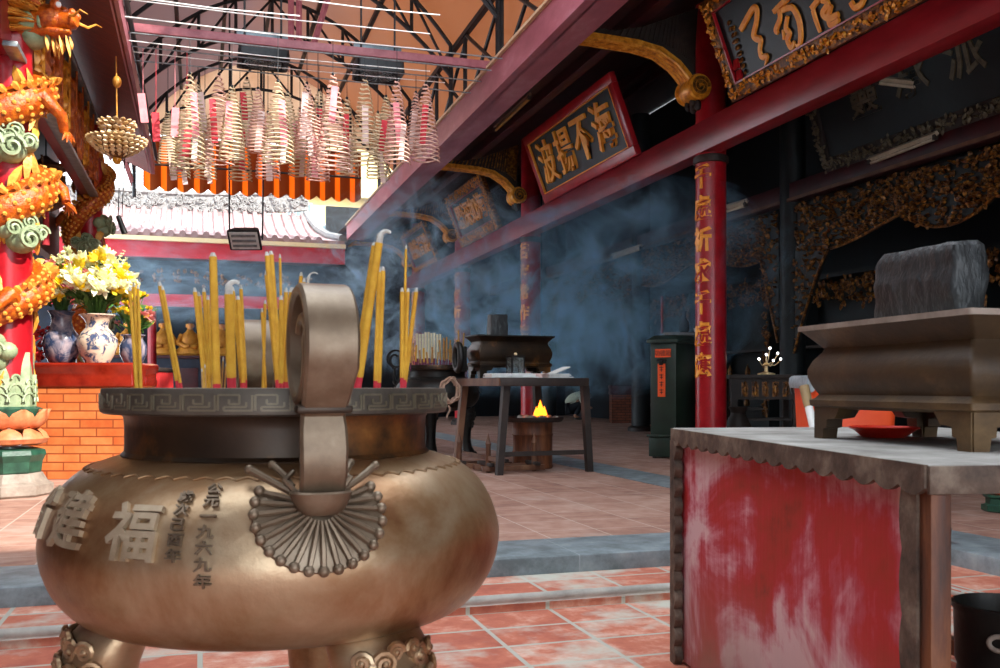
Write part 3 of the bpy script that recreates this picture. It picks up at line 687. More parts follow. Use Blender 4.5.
# ================================================================== THE RED HALL (beside the court)
XE, XC, XI, XB = 3.5, 6.25, 9.0, 11.6                     # eave, front columns, inner columns, back wall
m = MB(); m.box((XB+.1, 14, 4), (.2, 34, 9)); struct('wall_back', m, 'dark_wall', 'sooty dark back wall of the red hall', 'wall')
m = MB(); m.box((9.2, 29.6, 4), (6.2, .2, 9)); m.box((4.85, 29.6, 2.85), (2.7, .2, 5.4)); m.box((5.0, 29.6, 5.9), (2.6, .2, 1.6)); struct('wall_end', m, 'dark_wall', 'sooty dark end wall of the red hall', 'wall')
m = MB(); m.box((9.0, -1.0, 4), (5.6, .2, 9)); struct('wall_near_light_block', m, 'dark_wall', 'unseen dark partition added to keep light out of the red hall', 'wall')  # unseen wall, added to stop light entering the near end of the hall
# eave beam: plum painted fascia with a pale top line
m = MB(); m.box((XE+.06, 11.4, 4.99), (.12, 24.9, .36)); m.box((XE+.25, 11.4, 4.84), (.3, 24.9, .06)); struct('trim_6', m, 'eave', 'dusty plum painted eave board of the red hall', 'eave')
m = MB(); m.box((XE+.03, 11.4, 5.175), (.14, 24.9, .035)); struct('trim_7', m, 'eave_line', 'pale tan edge along the top of the plum eave board', 'edge')
SL = .42
def zsof(x): return 5.12 + (x-XE)*SL
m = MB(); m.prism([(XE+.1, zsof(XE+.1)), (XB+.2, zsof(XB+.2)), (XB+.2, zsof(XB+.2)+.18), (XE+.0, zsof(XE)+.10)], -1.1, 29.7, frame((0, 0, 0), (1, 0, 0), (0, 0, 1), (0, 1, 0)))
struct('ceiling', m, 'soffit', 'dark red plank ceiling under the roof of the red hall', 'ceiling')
for k, x in enumerate((3.9, 5.2, 7.4, 8.2)):
    m = MB(); m.box((x, 14.2, zsof(x)-.10), (.16, 30, .2), bev=.01); struct('ceiling_beam' if k == 0 else 'ceiling_beam.%03d' % k, m, 'dark_red', 'dark red purlin under the plank ceiling, %s in from the eave' % ORD[k], 'beam')
# lintels
m = MB(); m.box((XC, 14.2, 4.33), (.26, 30.2, .40), bev=.015); struct('lintel', m, 'red_beam', 'long glossy oxblood lintel over the front columns of the red hall', 'lintel')
m = MB(); m.box((XI, 14.2, 4.20), (.2, 30.2, .3), bev=.01); struct('lintel.001', m, 'dark_red', 'dark red inner lintel over the gilded friezes', 'lintel')
m = MB(); m.box((XI-.11, 14.2, 4.08), (.03, 30.2, .05)); struct('trim_8', m, 'wood', 'thin brown moulding along the inner lintel', 'moulding')
# front columns
COLS = [10.95, 18.0, 23.2, 28.3]
def make_column(y, label, chars, first):
    r = thing('red_column', label, 'column', (XC+.08, y, ZU), 0, 'red columns of the hall')
    b = MB(); b.lathe([(.195, .12), (.2, .2), (.2, 2.0), (.195, 3.94), (.195, 5.9)], 32); b.build('shaft', 'red_paint', r)
    b = MB(); b.lathe([(.30, 0), (.30, .06), (.27, .09), (.28, .13), (.24, .16), (.21, .17)], 24); b.build('stone_base', 'wood_dark', r)
    b = MB(); b.lathe([(.2, 3.84), (.225, 3.85), (.23, 3.88), (.225, 3.93), (.2, 3.945)], 28, cap=False); b.build('dark_collar', 'wood_dark', r)
    b = MB(); a0 = rad(204); n = len(chars); step = .405; z0 = 3.66
    for i, ch in enumerate(chars):
        def fn(p, i=i):
            a = a0 + p.x/.2; rr = .2 + p.z + .002; return Vector((rr*cos(a), rr*sin(a), z0 - i*step + p.y))
        b.text(ch, .32, None, .010, .011, fn=fn, sx=.85)
    b.build('gold_characters', 'gold_text', r); return r
for i, y in enumerate(COLS):
    make_column(y, 'round red temple column with a vertical line of gold characters, %s along the hall' % ORD[i], '千處祈求千處應' if i % 2 == 0 else '苦海常作渡人舟', i == 0)
# curved brackets from the eave to the columns
def make_bracket(y, label, first):
    r = thing('arched_bracket', label, 'bracket', (0, y, 0), 0, 'arched brackets of the hall')
    lo = [(561, 42), (575, 38), (603, 42), (634, 47), (657, 54), (674, 67), (683, 78), (688, 86)]
    pts = []
    for x, yy in lo:
        q = onY(x, yy, 10.75); pts.append((q.x, q.z))
    th = .05; H = .13
    def nrm(j):
        a, b = pts[max(j-1, 0)], pts[min(j+1, len(pts)-1)]; t = Vector((b[0]-a[0], b[1]-a[1])).normalized(); return Vector((-t.y, t.x))
    b = MB()
    b.loft([[Vector((p[0]+nrm(j).x*w, yy, p[1]+nrm(j).y*w)) for yy, w in ((-H, 0), (H, 0), (H, th), (-H, th))] for j, p in enumerate(pts)])
    for e in (-.105, -.035, .035, .105):
        b.tube([Vector((p[0]-nrm(j).x*.012, e, p[1]-nrm(j).y*.012)) for j, p in enumerate(pts)], .030, 8)
    band = b.build('gilt_rib_band', 'gold', r)
    b = MB(); n = len(pts)                                # ribbed dark web above the band
    upper = [(p[0], max(zsof(p[0])-.24, p[1]+.12)) for p in pts]
    vs = []
    for yy in (-.09, .09):
        for j in range(n):
            nn = nrm(j); vs.append((pts[j][0]+nn.x*th, yy, pts[j][1]+nn.y*th))
        for j in range(n): vs.append((upper[j][0]+.08, yy, upper[j][1]))
    fs = []
    for s in (0, 1):
        o = s*2*n
        for j in range(n-1): fs.append((o+j, o+j+1, o+n+j+1, o+n+j))
    for j in range(n-1): fs.append((n+j, n+j+1, 3*n+j+1, 3*n+j)); fs.append((j, j+1, 2*n+j+1, 2*n+j))
    fs += [(0, n, 3*n, 2*n), (n-1, 2*n-1, 4*n-1, 3*n-1)]
    b.add(vs, fs); web = b.build('web', 'wood_dark', r)
    b = MB(); K = 34
    for i in range(K):
        t = (i+.5)/K*(n-1); j = int(t); f = t-j
        q0 = Vector((pts[j][0]*(1-f)+pts[j+1][0]*f, 0, pts[j][1]*(1-f)+pts[j+1][1]*f)); q1 = Vector((upper[j][0]*(1-f)+upper[j+1][0]*f+.08, 0, upper[j][1]*(1-f)+upper[j+1][1]*f))
        d = q1-q0; 
        for yy in (-.1, .1): b.tube([q0+d*.25+Vector((0, yy, 0)), q1+Vector((0, yy, 0))], .014, 5)
    b.build('web_ribs', 'gold_dull' if not first else 'wood_dark', web)
    e = Vector((pts[-1][0]+.07, 0, pts[-1][1]-.05))       # scroll drum at the column end
    b = MB(); b.lathe([(.04, -.2), (.15, -.2), (.165, -.16), (.14, -.12), (.155, -.06), (.155, .06), (.14, .12), (.165, .16), (.15, .2), (.04, .2)], 28, frame(e, (1, 0, 0), (0, 0, 1), (0, 1, 0))); sd = b.build('scroll_drum', 'gold', r)
    b = MB(); b.tube(spiral(e+Vector((0, -.205, 0)), (1, 0, 0), (0, 0, 1), .12, .02, 2, 40), .02, 6); b.build('scroll', 'gold_dull', sd)
    b = MB()
    for q in range(7): b.sphere(e+Vector((.03*sin(q*2.1), -.12+.04*q, -.2-.03*cos(q*1.7))), (.05, .04, .06), n=8, m=6)
    b.build('leaf_drop', 'wood_dark', r)
    return r
for i, y in enumerate(COLS):
    make_bracket(y-.2, 'arched carved bracket with gilt ribs reaching from the eave to the %s red column' % ORD[i], i == 0)

# ------------------------------------------------------------------ plaques leaning out over the lintel
def scroll_relief(mb, x0, x1, y0, y1, n, Mx, s=.05, h=.03, seed=0):
    r = random.Random(seed)
    for i in range(n):
        x, y = r.uniform(x0, x1), r.uniform(y0, y1); a = r.uniform(0, 2*PI); k = s*r.uniform(.6, 1.3); p = Mx @ Vector((x, y, h*.3))
        u = (Mx.to_3x3() @ Vector((cos(a), sin(a), r.uniform(-.1, .25)))); nn = Mx.to_3x3() @ Vector((0, 0, 1))
        if i % 3: mb.leaf(p, u, nn, k*1.6, k*.45, h*.8)
        else:
            o = p + nn*h*.3; U = Mx.to_3x3() @ Vector((cos(a), sin(a), 0)); V = nn.cross(U)
            mb.tube(spiral(o, U, V, k*.6, k*.08, 1.6, 14), k*.17, 5)
LEAN = .44
def make_plaque(label, y0, y1, zb, ht, chars, frame_mat, frame_w, carved, chmat, strokes=None, xb=XC-.17, size=.7, group='signboards over the lintel', chx=1.0):
    """y0 = near end, y1 = far end"""
    nv = Vector((-ht, 0, -LEAN)).normalized()             # faces the court and down
    up = Vector((-LEAN, 0, ht)).normalized(); u = up.cross(nv); u = u if u.y < 0 else -u; L = y1-y0; Hh = math.hypot(ht, LEAN)
    r = thing('signboard', label, 'signboard', (xb, (y0+y1)/2, zb), 0, group)
    Mx = frame(up*(Hh/2), u, up, nv)
    b = MB(); b.box((0, 0, -.03), (L-frame_w, Hh-frame_w, .05), Mx); b.build('board', 'board', r, smooth=False)
    b = MB(); w = frame_w
    for cx, cy, sx, sy in ((0, Hh/2-w/2, L, w), (0, -Hh/2+w/2, L, w), (L/2-w/2, 0, w, Hh-2*w), (-L/2+w/2, 0, w, Hh-2*w)):
        b.box((cx, cy, 0), (sx, sy, .10), Mx, bev=.012)
    fr = b.build('frame', frame_mat, r)
    b = MB(); wi = .018
    for cx, cy, sx, sy in ((0, Hh/2-w-.01, L-2*w, wi), (0, -Hh/2+w+.01, L-2*w, wi), (L/2-w-.01, 0, wi, Hh-2*w), (-L/2+w+.01, 0, wi, Hh-2*w)):
        b.box((cx, cy, .03), (sx, sy, .04), Mx)
    b.build('inner_moulding', 'gold_text' if not carved else 'red_paint', fr)
    if carved:
        b = MB(); q = int(L/.028)
        scroll_relief(b, -L/2+.02, L/2-.02, -Hh/2+.03, -Hh/2+w-.03, q*2, Mx @ T(0, 0, .05), .032, .03, 1)
        scroll_relief(b, -L/2+.02, L/2-.02, Hh/2-w+.03, Hh/2-.03, q*2, Mx @ T(0, 0, .05), .032, .03, 2)
        for s in (-1, 1):
            x = s*(L/2-w/2); scroll_relief(b, x-w/2+.03, x+w/2-.03, -Hh/2+w, Hh/2-w, int(Hh/.028)*2, Mx @ T(0, 0, .05), .032, .03, 3+s)
        b.build('gilt_carving', 'gold', fr)
    if strokes: strokes(r, Mx, L, Hh)
    else:
        n = len(chars); pitch = (L-2*w-.36)/n
        for i, ch in enumerate(chars):
            b = MB(); b.text(ch, size, Mx @ T(-(n-1)/2*pitch + i*pitch, .02, .025) @ Matrix.Rotation(rad(-2), 4, 'Z'), .022, .012*size, sx=chx)
            b.build('gold_character', chmat, r)
        b = MB()
        for s in (-1, 1):
            for i in range(6):
                b.box((s*(L/2-w-.10), Hh*.30-i*Hh*.115, 0), (.035, .05, .012), Mx); b.box((s*(L/2-w-.10), Hh*.30-i*Hh*.115-.03, 0), (.05, .012, .012), Mx)
        b.build('small_signature', 'gold_pale', r)
    return r
def brush_strokes(r, Mx, L, Hh):                          # the running-hand characters of the big board, as brush lines
    org = r.location; S = []
    nrm = Mx.to_3x3() @ Vector((0, 0, 1)); p0 = Vector(org) + Mx.translation + nrm*.01
    def conv(x, y): return hitplane(700+x/6.075, y/6.075, p0, nrm) - Vector(org)
    chars = [
        [[(250, 180, 22), (290, 105, 24), (325, 50, 22), (348, 60, 22), (345, 130, 20), (328, 210, 22), (345, 235, 26), (372, 240, 20), (366, 300, 17), (380, 345, 24), (412, 340, 14), (400, 395, 7)]],
        [[(450, 70, 18), (500, 20, 20), (545, -15, 16)], [(470, 30, 14), (490, 100, 18), (465, 180, 22), (478, 200, 14)],
         [(500, 60, 20), (560, 45, 22), (600, 110, 24), (615, 200, 22), (608, 275, 18), (585, 270, 10)], [(535, 100, 14), (525, 170, 18), (545, 200, 22), (535, 245, 20), (560, 290, 22), (575, 250, 12)], [(510, 180, 12), (515, 240, 12)]],
        [[(680, 50, 20), (720, 0, 20), (760, -40, 16)], [(690, 60, 16), (710, 130, 16), (735, 195, 12)], [(740, 0, 18), (780, 20, 22), (750, 80, 24), (790, 110, 26), (845, 85, 18)], [(800, 30, 18), (785, 100, 18), (800, 150, 24), (850, 120, 16)]],
        [[(920, 10, 18), (945, 45, 24), (985, 20, 20), (1010, -40, 16)], [(960, -90, 20), (1000, -60, 22), (1060, -110, 18)]],
        [[(1130, -190, 18), (1180, -110, 24), (1240, -150, 20)], [(1150, -240, 20), (1230, -260, 20), (1260, -190, 16)]]]
    for ch in chars:
        b = MB()
        for st in ch:
            P_ = [conv(x, y) for x, y, w in st]; rr = [w/6.075/FPX*10.4*.95 for x, y, w in st]
            # resample smoothly
            pts, rs = [], []
            for i in range(len(P_)-1):
                a_, b_, c_, d_ = P_[max(i-1, 0)], P_[i], P_[i+1], P_[min(i+2, len(P_)-1)]
                for q in range(6):
                    t = q/6; pts.append(.5*((2*b_)+(c_-a_)*t+(2*a_-5*b_+4*c_-d_)*t*t+(-a_+3*b_-3*c_+d_)*t**3)); rs.append(rr[i]*(1-t)+rr[i+1]*t)
            pts.append(P_[-1]); rs.append(rr[-1])
            up = nrm; rings = []                          # flat brush ribbon with a rounded top
            for j, p in enumerate(pts):
                t = (pts[min(j+1, len(pts)-1)]-pts[max(j-1, 0)]).normalized(); s = t.cross(up).normalized()
                rings.append([p+s*rs[j], p+s*rs[j]*.7+up*.02, p-s*rs[j]*.7+up*.02, p-s*rs[j], p-up*.012])
            b.loft(rings)
        b.build('gold_character', 'gold_text', r)
    b = MB()
    for i in range(8):
        p = conv(175+i*12, 140+i*38); b.sphere(p, (.02, .03+.012*(i % 2), .03), n=6, m=5)
        p = conv(205+i*10, 170+i*38); b.sphere(p, (.02, .022, .03), n=6, m=5)
    b.build('small_signature', 'gold_dull', r)
    b = MB()
    for x, y in ((222, 390), (238, 455)): b.box(conv(x, y), (.03, .10, .11))
    b.build('red_seal', 'red_paint', r)
make_plaque('huge dark signboard in a carved gilt frame with running-hand gold characters', 5.3, 9.95, 4.52, 1.12, '', 'gold_dull', .17, True, 'gold_text', brush_strokes)
make_plaque('dark signboard in a plain red frame with four gold characters', 12.55, 16.4, 4.50, 1.16, '波揚不海', 'red_paint', .15, False, 'gold_text', size=.78, chx=.9)
make_plaque('signboard in a carved gilt frame with orange characters beyond the red-framed one', 19.2, 22.2, 4.50, 1.16, '恩深如海', 'gold_dull', .22, True, 'gold_text', size=.60)
make_plaque('smoke-veiled signboard with pale gold characters, last along the lintel', 24.6, 27.4, 4.50, 1.05, '慈航普渡', 'gold_dull', .12, True, 'gold_text', size=.55)
# tube lamps
def tube_lamp(p, q, label, mat):
    p, q = Vector(p), Vector(q); c = (p+q)/2; r = thing('tube_lamp', label, 'lamp', c, 0, 'tube lamps of the hall'); d = (q-p).normalized()
    b = MB(); b.tube([p-c, q-c], .024, 10); b.build('glass_tube', mat, r)
    b = MB(); b.tube([p-c-d*.05+Vector((0, 0, .06)), q-c+d*.05+Vector((0, 0, .06))], .035, 4); 
    b.build('lamp_housing', 'tube_lamp' if mat == 'tube_lamp' else 'wood', r)
    b = MB()
    for e in (p-c-d*.02, q-c+d*.02): b.box(e+Vector((0, 0, .03)), (.05, .05, .09))
    b.build('lamp_socket', 'wood_dark', r)
def zs(x, y, X): return onX(x, y, X)
tube_lamp(onX(496, 130, 4.75), onX(529, 99, 4.75), 'yellowed tube lamp under the plank ceiling beside the eave', 'tube_yellow')
tube_lamp(onX(871, 163, XI-.2), onX(934, 139, XI-.2), 'pale tube lamp along the inner lintel above the gilded frieze', 'tube_lamp')
a_, c_ = P(879, 83, 12.3), P(949, 91, 12.1); tube_lamp(a_, c_, 'pale tube lamp across the hall in front of the dark signboard', 'tube_lamp')
tube_lamp(P(613, 258, 19), P(640, 249, 18.2), 'small pale tube lamp seen through the smoke', 'tube_lamp')
tube_lamp(P(727, 211, 13.6), P(744, 206, 13.4), 'short pale tube lamp beside the red column', 'tube_lamp')

# ------------------------------------------------------------------ inner columns and gilded friezes
for i, y in enumerate((6.3, 13.1, 18.6, 24.2)):
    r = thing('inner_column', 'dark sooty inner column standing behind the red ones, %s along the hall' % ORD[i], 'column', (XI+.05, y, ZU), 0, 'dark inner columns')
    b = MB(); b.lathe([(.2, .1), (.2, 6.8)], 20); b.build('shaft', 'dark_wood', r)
    b = MB(); b.lathe([(.28, 0), (.28, .08), (.22, .12)], 20); b.build('stone_base', 'wood_dark', r)
def make_frieze(label, y0, y1, ztop, profile, seed, dens=300, xf=XI-.02, mat='gold_dull'):
    """profile(t) gives the depth hanging down at t in 0..1 from the near to the far end"""
    r = thing('gilded_frieze', label, 'carving', (xf, (y0+y1)/2, ztop), 0, 'gilded friezes'); L = y1-y0; N = 40
    low = [profile(i/N) for i in range(N+1)]
    b = MB(); Mx = frame((0, 0, 0), (0, -1, 0), (0, 0, 1), (-1, 0, 0))
    poly = [(L/2 - L*i/N, -low[i]) for i in range(N+1)] + [(-L/2, 0), (L/2, 0)]
    b.prism(poly, -.03, .02, Mx); b.build('pierced_board', 'dark_wood', r, smooth=False)
    b = MB(); b.tube([Mx @ Vector((L/2 - L*i/N, -low[i], .04)) for i in range(N+1)], .022, 6); b.build('lower_edge', mat, r)
    b = MB(); rr = random.Random(seed); area = sum(low)/N*L; n = int(area*dens)
    Rm = Mx.to_3x3(); k = 0
    while k < n:
        t = rr.random(); d = profile(t)*rr.random(); x = L/2-L*t; k += 1
        p = Mx @ Vector((x, -d*.97, .03)); a = rr.uniform(0, 2*PI); s = rr.uniform(.03, .07)
        U = Rm @ Vector((cos(a), sin(a), .2)); nn = Rm @ Vector((0, 0, 1))
        q = k % 4
        if q < 2: b.leaf(p, U, nn, s*1.5, s*.4, .05)
        elif q == 2: b.tube(spiral(p+nn*.02, U, nn.cross(U), s*.6, s*.1, 1.7, 12), s*.16, 5)
        else: b.sphere(p+nn*.01, (.05, s*.5, s*.45), n=7, m=5)
    b.build('gilt_carving', mat, r); return r
make_frieze('long gilded scrollwork frieze hanging under the inner lintel', 6.6, 12.85, 3.96, lambda t: .62+.16*sin(t*9)+(.35*max(0, 1-(t*8-4)**2) if .3 < t < .7 else 0)+max(0, (t-.93)/.07)*1.0, 1)
make_frieze('narrow gilded carving hanging down beside the dark inner column', 12.0, 12.85, 3.35, lambda t: (.2+1.5*t**1.3), 2, 120, XI-.06)
make_frieze('gilded frieze hanging past the dark inner column behind the red one', 13.35, 18.3, 3.96, lambda t: .62+.14*sin(t*9)+max(0, (.10-t)/.10)*1.5, 3)
make_frieze('dim gilded frieze seen through the smoke', 18.9, 24.0, 3.96, lambda t: .75+.14*sin(t*11)+max(0, (.1-t)/.1)*1.1+max(0, (t-.9)/.1)*1.1, 4, 70)
# dark inner signboard
nv = Vector((-1, 0, -.3)).normalized(); up = Vector((-.3, 0, 1)).normalized(); u = Vector((0, -1, 0))
r = thing('signboard', 'very dark signboard with faded characters high inside the hall', 'signboard', (XI-.1, 9.2, 4.42), 0, 'signboards over the lintel')
Mx = frame(up*.72, u, up, nv); L, Hh = 5.6, 1.45
b = MB(); b.box((0, 0, -.03), (L, Hh, .05), Mx); b.build('board', 'dark_wood', r, smooth=False)
b = MB()
for cx, cy, sx, sy in ((0, Hh/2, L, .16), (0, -Hh/2, L, .2), (L/2, 0, .18, Hh), (-L/2, 0, .18, Hh)): b.box((cx, cy, 0), (sx, sy, .08), Mx, bev=.01)
fr = b.build('frame', 'wood_dark', r)
b = MB(); scroll_relief(b, -L/2, L/2, -Hh/2-.07, -Hh/2+.07, 420, Mx @ T(0, 0, .05), .045, .03, 8); scroll_relief(b, -L/2-.06, -L/2+.06, -Hh/2, Hh/2, 90, Mx @ T(0, 0, .05), .045, .03, 9); b.build('carving', 'gold_pale', fr)
for ch, x in (('靈', -1.75), ('承', -.85), ('派', .05), ('照', 1.6)): b = MB(); b.text(ch, .62, Mx @ T(x, .02, .0), .015, .008); b.build('faded_character', 'gold_pale', r)

# ------------------------------------------------------------------ furniture inside the hall
def altar_table(label, p, rz, L, D, H, gp):
    r = thing('altar_table', label, 'altar table', p, rz)
    b = MB(); b.box((0, 0, H-.03), (L, D, .06), bev=.012); b.build('table_top', 'wood_dark', r)
    for sx in (-1, 1):
        for sy in (-1, 1):
            b = MB(); x, y = sx*(L/2-.08), sy*(D/2-.07)
            b.loft([[(x+sx*o+a*w, y+q*w, z) for a, q in ((-1, -1), (1, -1), (1, 1), (-1, 1))] for z, o, w in ((0, .02, .05), (.05, .03, .05), (.12, 0, .035), (H*.6, 0, .04), (H-.06, .0, .05))]); b.build('leg', 'wood_dark', r, smooth=False)
    b = MB(); b.box((0, -D/2+.06, H-.20), (L-.2, .04, .28)); ap = b.build('apron', 'wood_dark', r)
    b = MB(); n = 5
    for i in range(n):
        x = -(L-.3)/2 + (L-.3)*(i+.5)/n
        b.box((x, -D/2+.035, H-.20), ((L-.3)/n-.05, .02, .20))
        b.sphere((x, -D/2+.02, H-.22), (.035, .03, .08), n=8, m=6); b.sphere((x, -D/2+.02, H-.12), (.025, .025, .03), n=8, m=6)
    b.build('gilt_panels', gp, ap)
    b = MB(); b.box((0, 0, H*.45), (L-.2, D-.16, .03)); b.build('lower_shelf', 'wood_dark', r)
    return r
ap = P(760, 430, 13.2); ap.z = ZU
altar_table('dark altar table with small gilt panels past the big red column', ap, -TH, 1.0, .6, 1.12, 'gold_dull')
lampset = thing('candelabra', 'small stand of six white lit bulbs on the altar table with gilt panels', 'lights', (ap.x+.10, ap.y, ZU+1.12), -TH)
b = MB(); b.lathe([(.12, 0), (.12, .02), (.03, .04), (.02, .12), (.05, .14), (.02, .17)], 18); b.build('stand', 'brass', lampset)
for (x, z) in ((-.10, .22), (.0, .28), (.10, .20), (.16, .30), (.05, .37), (.20, .22)):
    b = MB(); b.tube([(0, 0, .14), (x*.6, 0, z*.6), (x, 0, z-.02)], .006, 6); arm = b.build('arm', 'brass', lampset)
    b = MB(); b.sphere((x, 0, z), .016, n=10, m=7); b.build('bulb', 'bulb', arm)
# vase under the altar table
vz = P(738, 430, 12.9); vz.z = ZU
b = MB(); b.lathe([(0, 0), (.10, 0), (.12, .03), (.07, .10), (.16, .28), (.18, .42), (.12, .54), (.09, .60), (.13, .68), (.12, .68), (0, .5)], 28, cap=False)
tag(b.build('floor_vase', 'wood_dark', None, vz), 'dark bronze floor vase at the end of the altar table', 'vase')
# dark shrine shelves between the columns
def shrine(label, p, rz, w, h, seed, mat='gold_dull', d=.5):
    r = thing('shrine_cabinet', label, 'shrine', p, rz, 'dark carved shrines along the back of the hall'); rr = random.Random(seed)
    b = MB(); b.box((0, d/2-.03, h/2), (w, .06, h)); b.box((-w/2+.04, 0, h/2), (.08, d, h)); b.box((w/2-.04, 0, h/2), (.08, d, h)); b.box((0, 0, h-.04), (w+.16, d+.1, .08)); b.build('case', 'dark_wood', r)
    for z in (.5, 1.05, 1.7):
        if z < h-.3:
            b = MB(); b.box((0, 0, z), (w-.1, d-.04, .05)); b.build('shelf', 'wood_dark', r)
    b = MB(); Mx = frame((0, -d/2-.01, 0), (1, 0, 0), (0, 0, 1), (0, -1, 0))
    scroll_relief(b, -w/2, w/2, h-.55, h-.1, int(w*60), Mx, .09, .05, seed); scroll_relief(b, -w/2, -w/2+.14, .3, h-.4, int(h*22), Mx, .08, .05, seed+1); scroll_relief(b, w/2-.14, w/2, .3, h-.4, int(h*22), Mx, .08, .05, seed+2)
    b.build('gilt_carving', mat, r)
    b = MB()
    for z in (.52, 1.07):
        for k in range(3):
            x = -w/3+k*w/3+rr.uniform(-.05, .05); b.lathe([(.05, 0), (.07, .05), (.05, .14), (.06, .2), (.03, .26), (.0, .34)], 10, T(x, -.05, z+.03))
    b.build('ornaments', mat, r)
    return r
shrine('dark carved shrine behind the altar table with gilt panels', (XB-.5, 14.3, ZU), -PI/2, 2.6, 3.0, 21)
shrine('carved shrine with gilt speckled shelves seen past the granite block', (XB-.5, 9.6, ZU), -PI/2, 3.0, 3.0, 31)
for i, (y, s) in enumerate(((17.6, 41), (20.8, 51))):
    shrine('dim carved shrine seen through the smoke, %s past the red column' % ORD[i], (XB-.5, y, ZU), -PI/2, 2.2, 3.2, s)
# brick altars at the back
def brick_altar(label, p, rz, w, d, h, mats, name='brick_altar'):
    r = thing(name, label, 'altar', p, rz)
    b = MB(); b.box((0, 0, (h-.16)/2), (w, d, h-.16)); b.build('brick_body', mats[0], r, smooth=False)
    b = MB(); b.loft([[(x, y, z) for x, y in rrect(w/2+o, d/2+o, .02, 2)] for z, o in ((h-.26, .0), (h-.24, .022), (h-.19, .026), (h-.15, .016), (h-.10, .02), (h-.06, .035), (h-.02, .038), (h, .022))]); b.build('moulded_top', mats[1], r)
    return r
bq = P(628, 420.5, 25.2); bq.z = ZU
brick_altar('small brown brick altar far inside the hall', bq, -TH*1, .92, .6, 1.0, ('brick_far', 'dark_red'))
r = thing('paper_strip', 'upright red paper strip beside the small brick altar', 'paper strip', P(645, 405.5, 24.8)); b = MB(); b.box((0, 0, 0), (.14, .015, .9)); b.build('sheet', 'label_orange', r)
b = MB()
for k in range(4): b.box((0, -.012, .3-.2*k), (.07, .008, .03)); b.box((0, -.012, .25-.2*k), (.03, .008, .07))
b.build('characters', 'gold_pale', r)
r['category'] = 'paper strip'
hb = W((678-500)/FPX*24.5, 24.5, ZU)
# the tall green iron box
g0 = W((650.5-500)/FPX*12.75, 12.75, ZU); g1 = W((676-500)/FPX*12.5, 12.5, ZU)
gu = (g1-g0); GW = gu.length; gu.normalize(); gn = Vector((-gu.y, gu.x, 0)); gn = gn if gn.dot(W(0, 1, 0)) > 0 else -gn
GD, GH = .52, 1.64
gc = (g0+g1)/2 + gn*GD/2; grz = math.atan2(gu.y, gu.x)
gb = thing('offering_box', 'tall dark green iron offering box with orange paper label beside the red column', 'offering box', gc, grz)
b = MB(); b.box((0, 0, .16+(GH-.26)/2), (GW, GD, GH-.26), bev=.008); b.build('body', 'green_iron', gb)
b = MB(); b.box((0, 0, .15), (GW+.04, GD+.04, .26), bev=.012); b.box((0, 0, .30), (GW+.08, GD+.08, .03), bev=.008); b.build('plinth', 'green_iron', gb)
for sx in (-1, 1):
    for sy in (-1, 1):
        b = MB(); b.lathe([(.03, 0), (.03, .03)], 10, T(sx*(GW/2-.04), sy*(GD/2-.04), 0)); b.build('foot', 'black_iron', gb)
b = MB(); b.loft([[(x, y, z) for x, y in rrect(GW/2+o, GD/2+o, .02, 2)] for z, o in ((GH-.11, 0), (GH-.10, .045), (GH-.06, .045), (GH-.0, -.03))]); b.build('cap', 'green_iron', gb)
b = MB(); b.box((0, -GD/2-.004, GH-.24), (GW*.62, .006, .11)); lb = b.build('red_label', 'label_orange', gb)
b = MB(); b.text('功德箱', .085, frame((0, -GD/2-.009, GH-.24), (1, 0, 0), (0, 0, 1), (0, -1, 0)), .001); b.build('label_characters', 'dark_red', lb)
b = MB(); b.box((-.02, -GD/2-.006, GH-.60), (.115, .006, .44)); lb = b.build('paper_label', 'label_orange', gb)
b = MB()
for k in range(4):
    z = GH-.45-.10*k; b.box((-.02, -GD/2-.010, z+.02), (.06, .003, .010)); b.box((-.02, -GD/2-.010, z-.012), (.05, .003, .010)); b.box((-.02, -GD/2-.010, z), (.010, .003, .07))
b.build('label_strokes', 'dark_red', lb)
b = MB(); b.box((-.02, -GD/2-.02, GH-.37), (.05, .03, .06), bev=.005); b.tube([Vector((-.02+.018*cos(t), -GD/2-.02, GH-.335+.025*sin(t))) for t in [PI*i/10 for i in range(11)]], .005, 6); b.box((-.02, -GD/2-.01, GH-.335), (.14, .02, .03)); b.build('padlock', 'black_iron', gb)
# side stand with a white tray behind the green box
sp = P(684, 430, 13.9); sp.z = ZU
st = thing('side_stand', 'dark stand with a pale shelf behind the green offering box', 'stand', sp, -TH)
b = MB(); b.box((0, 0, 1.72), (.62, .4, .04), bev=.005); b.build('shelf', 'slab', st)
for sx in (-1, 1):
    for sy in (-1, 1): b = MB(); b.box((sx*.27, sy*.16, .85), (.05, .05, 1.70)); b.build('leg', 'wood_dark', st)
tp = Vector((sp.x, sp.y, ZU+1.74))
b = MB(); b.lathe([(0, 0), (.05, 0), (.08, .05), (.07, .16), (.03, .22), (.03, .30), (.045, .32), (.0, .32)], 20, cap=False); tag(b.build('dark_jar', 'board', None, tp), 'dark blue jar on the pale shelf behind the offering box', 'jar')
tw_ = tp + W(.2, 0, 0); b = MB(); b.lathe([(0, 0), (.04, 0), (.06, .05), (.062, .07), (.05, .07), (0, .02)], 20, cap=False); tag(b.build('white_cup', 'white_paper', None, tw_), 'small white cup on the pale shelf behind the offering box', 'cup')
pr_ = P(662, 430, 14.6); pr_.z = ZU
b = MB(); b.tube([(0, 0, 0), (0, 0, 2.35)], .022, 8); b.lathe([(.10, 0), (.10, .03), (.02, .05)], 16); tag(b.build('red_pole', 'red_beam', None, pr_), 'thin red pole standing behind the green offering box', 'pole')

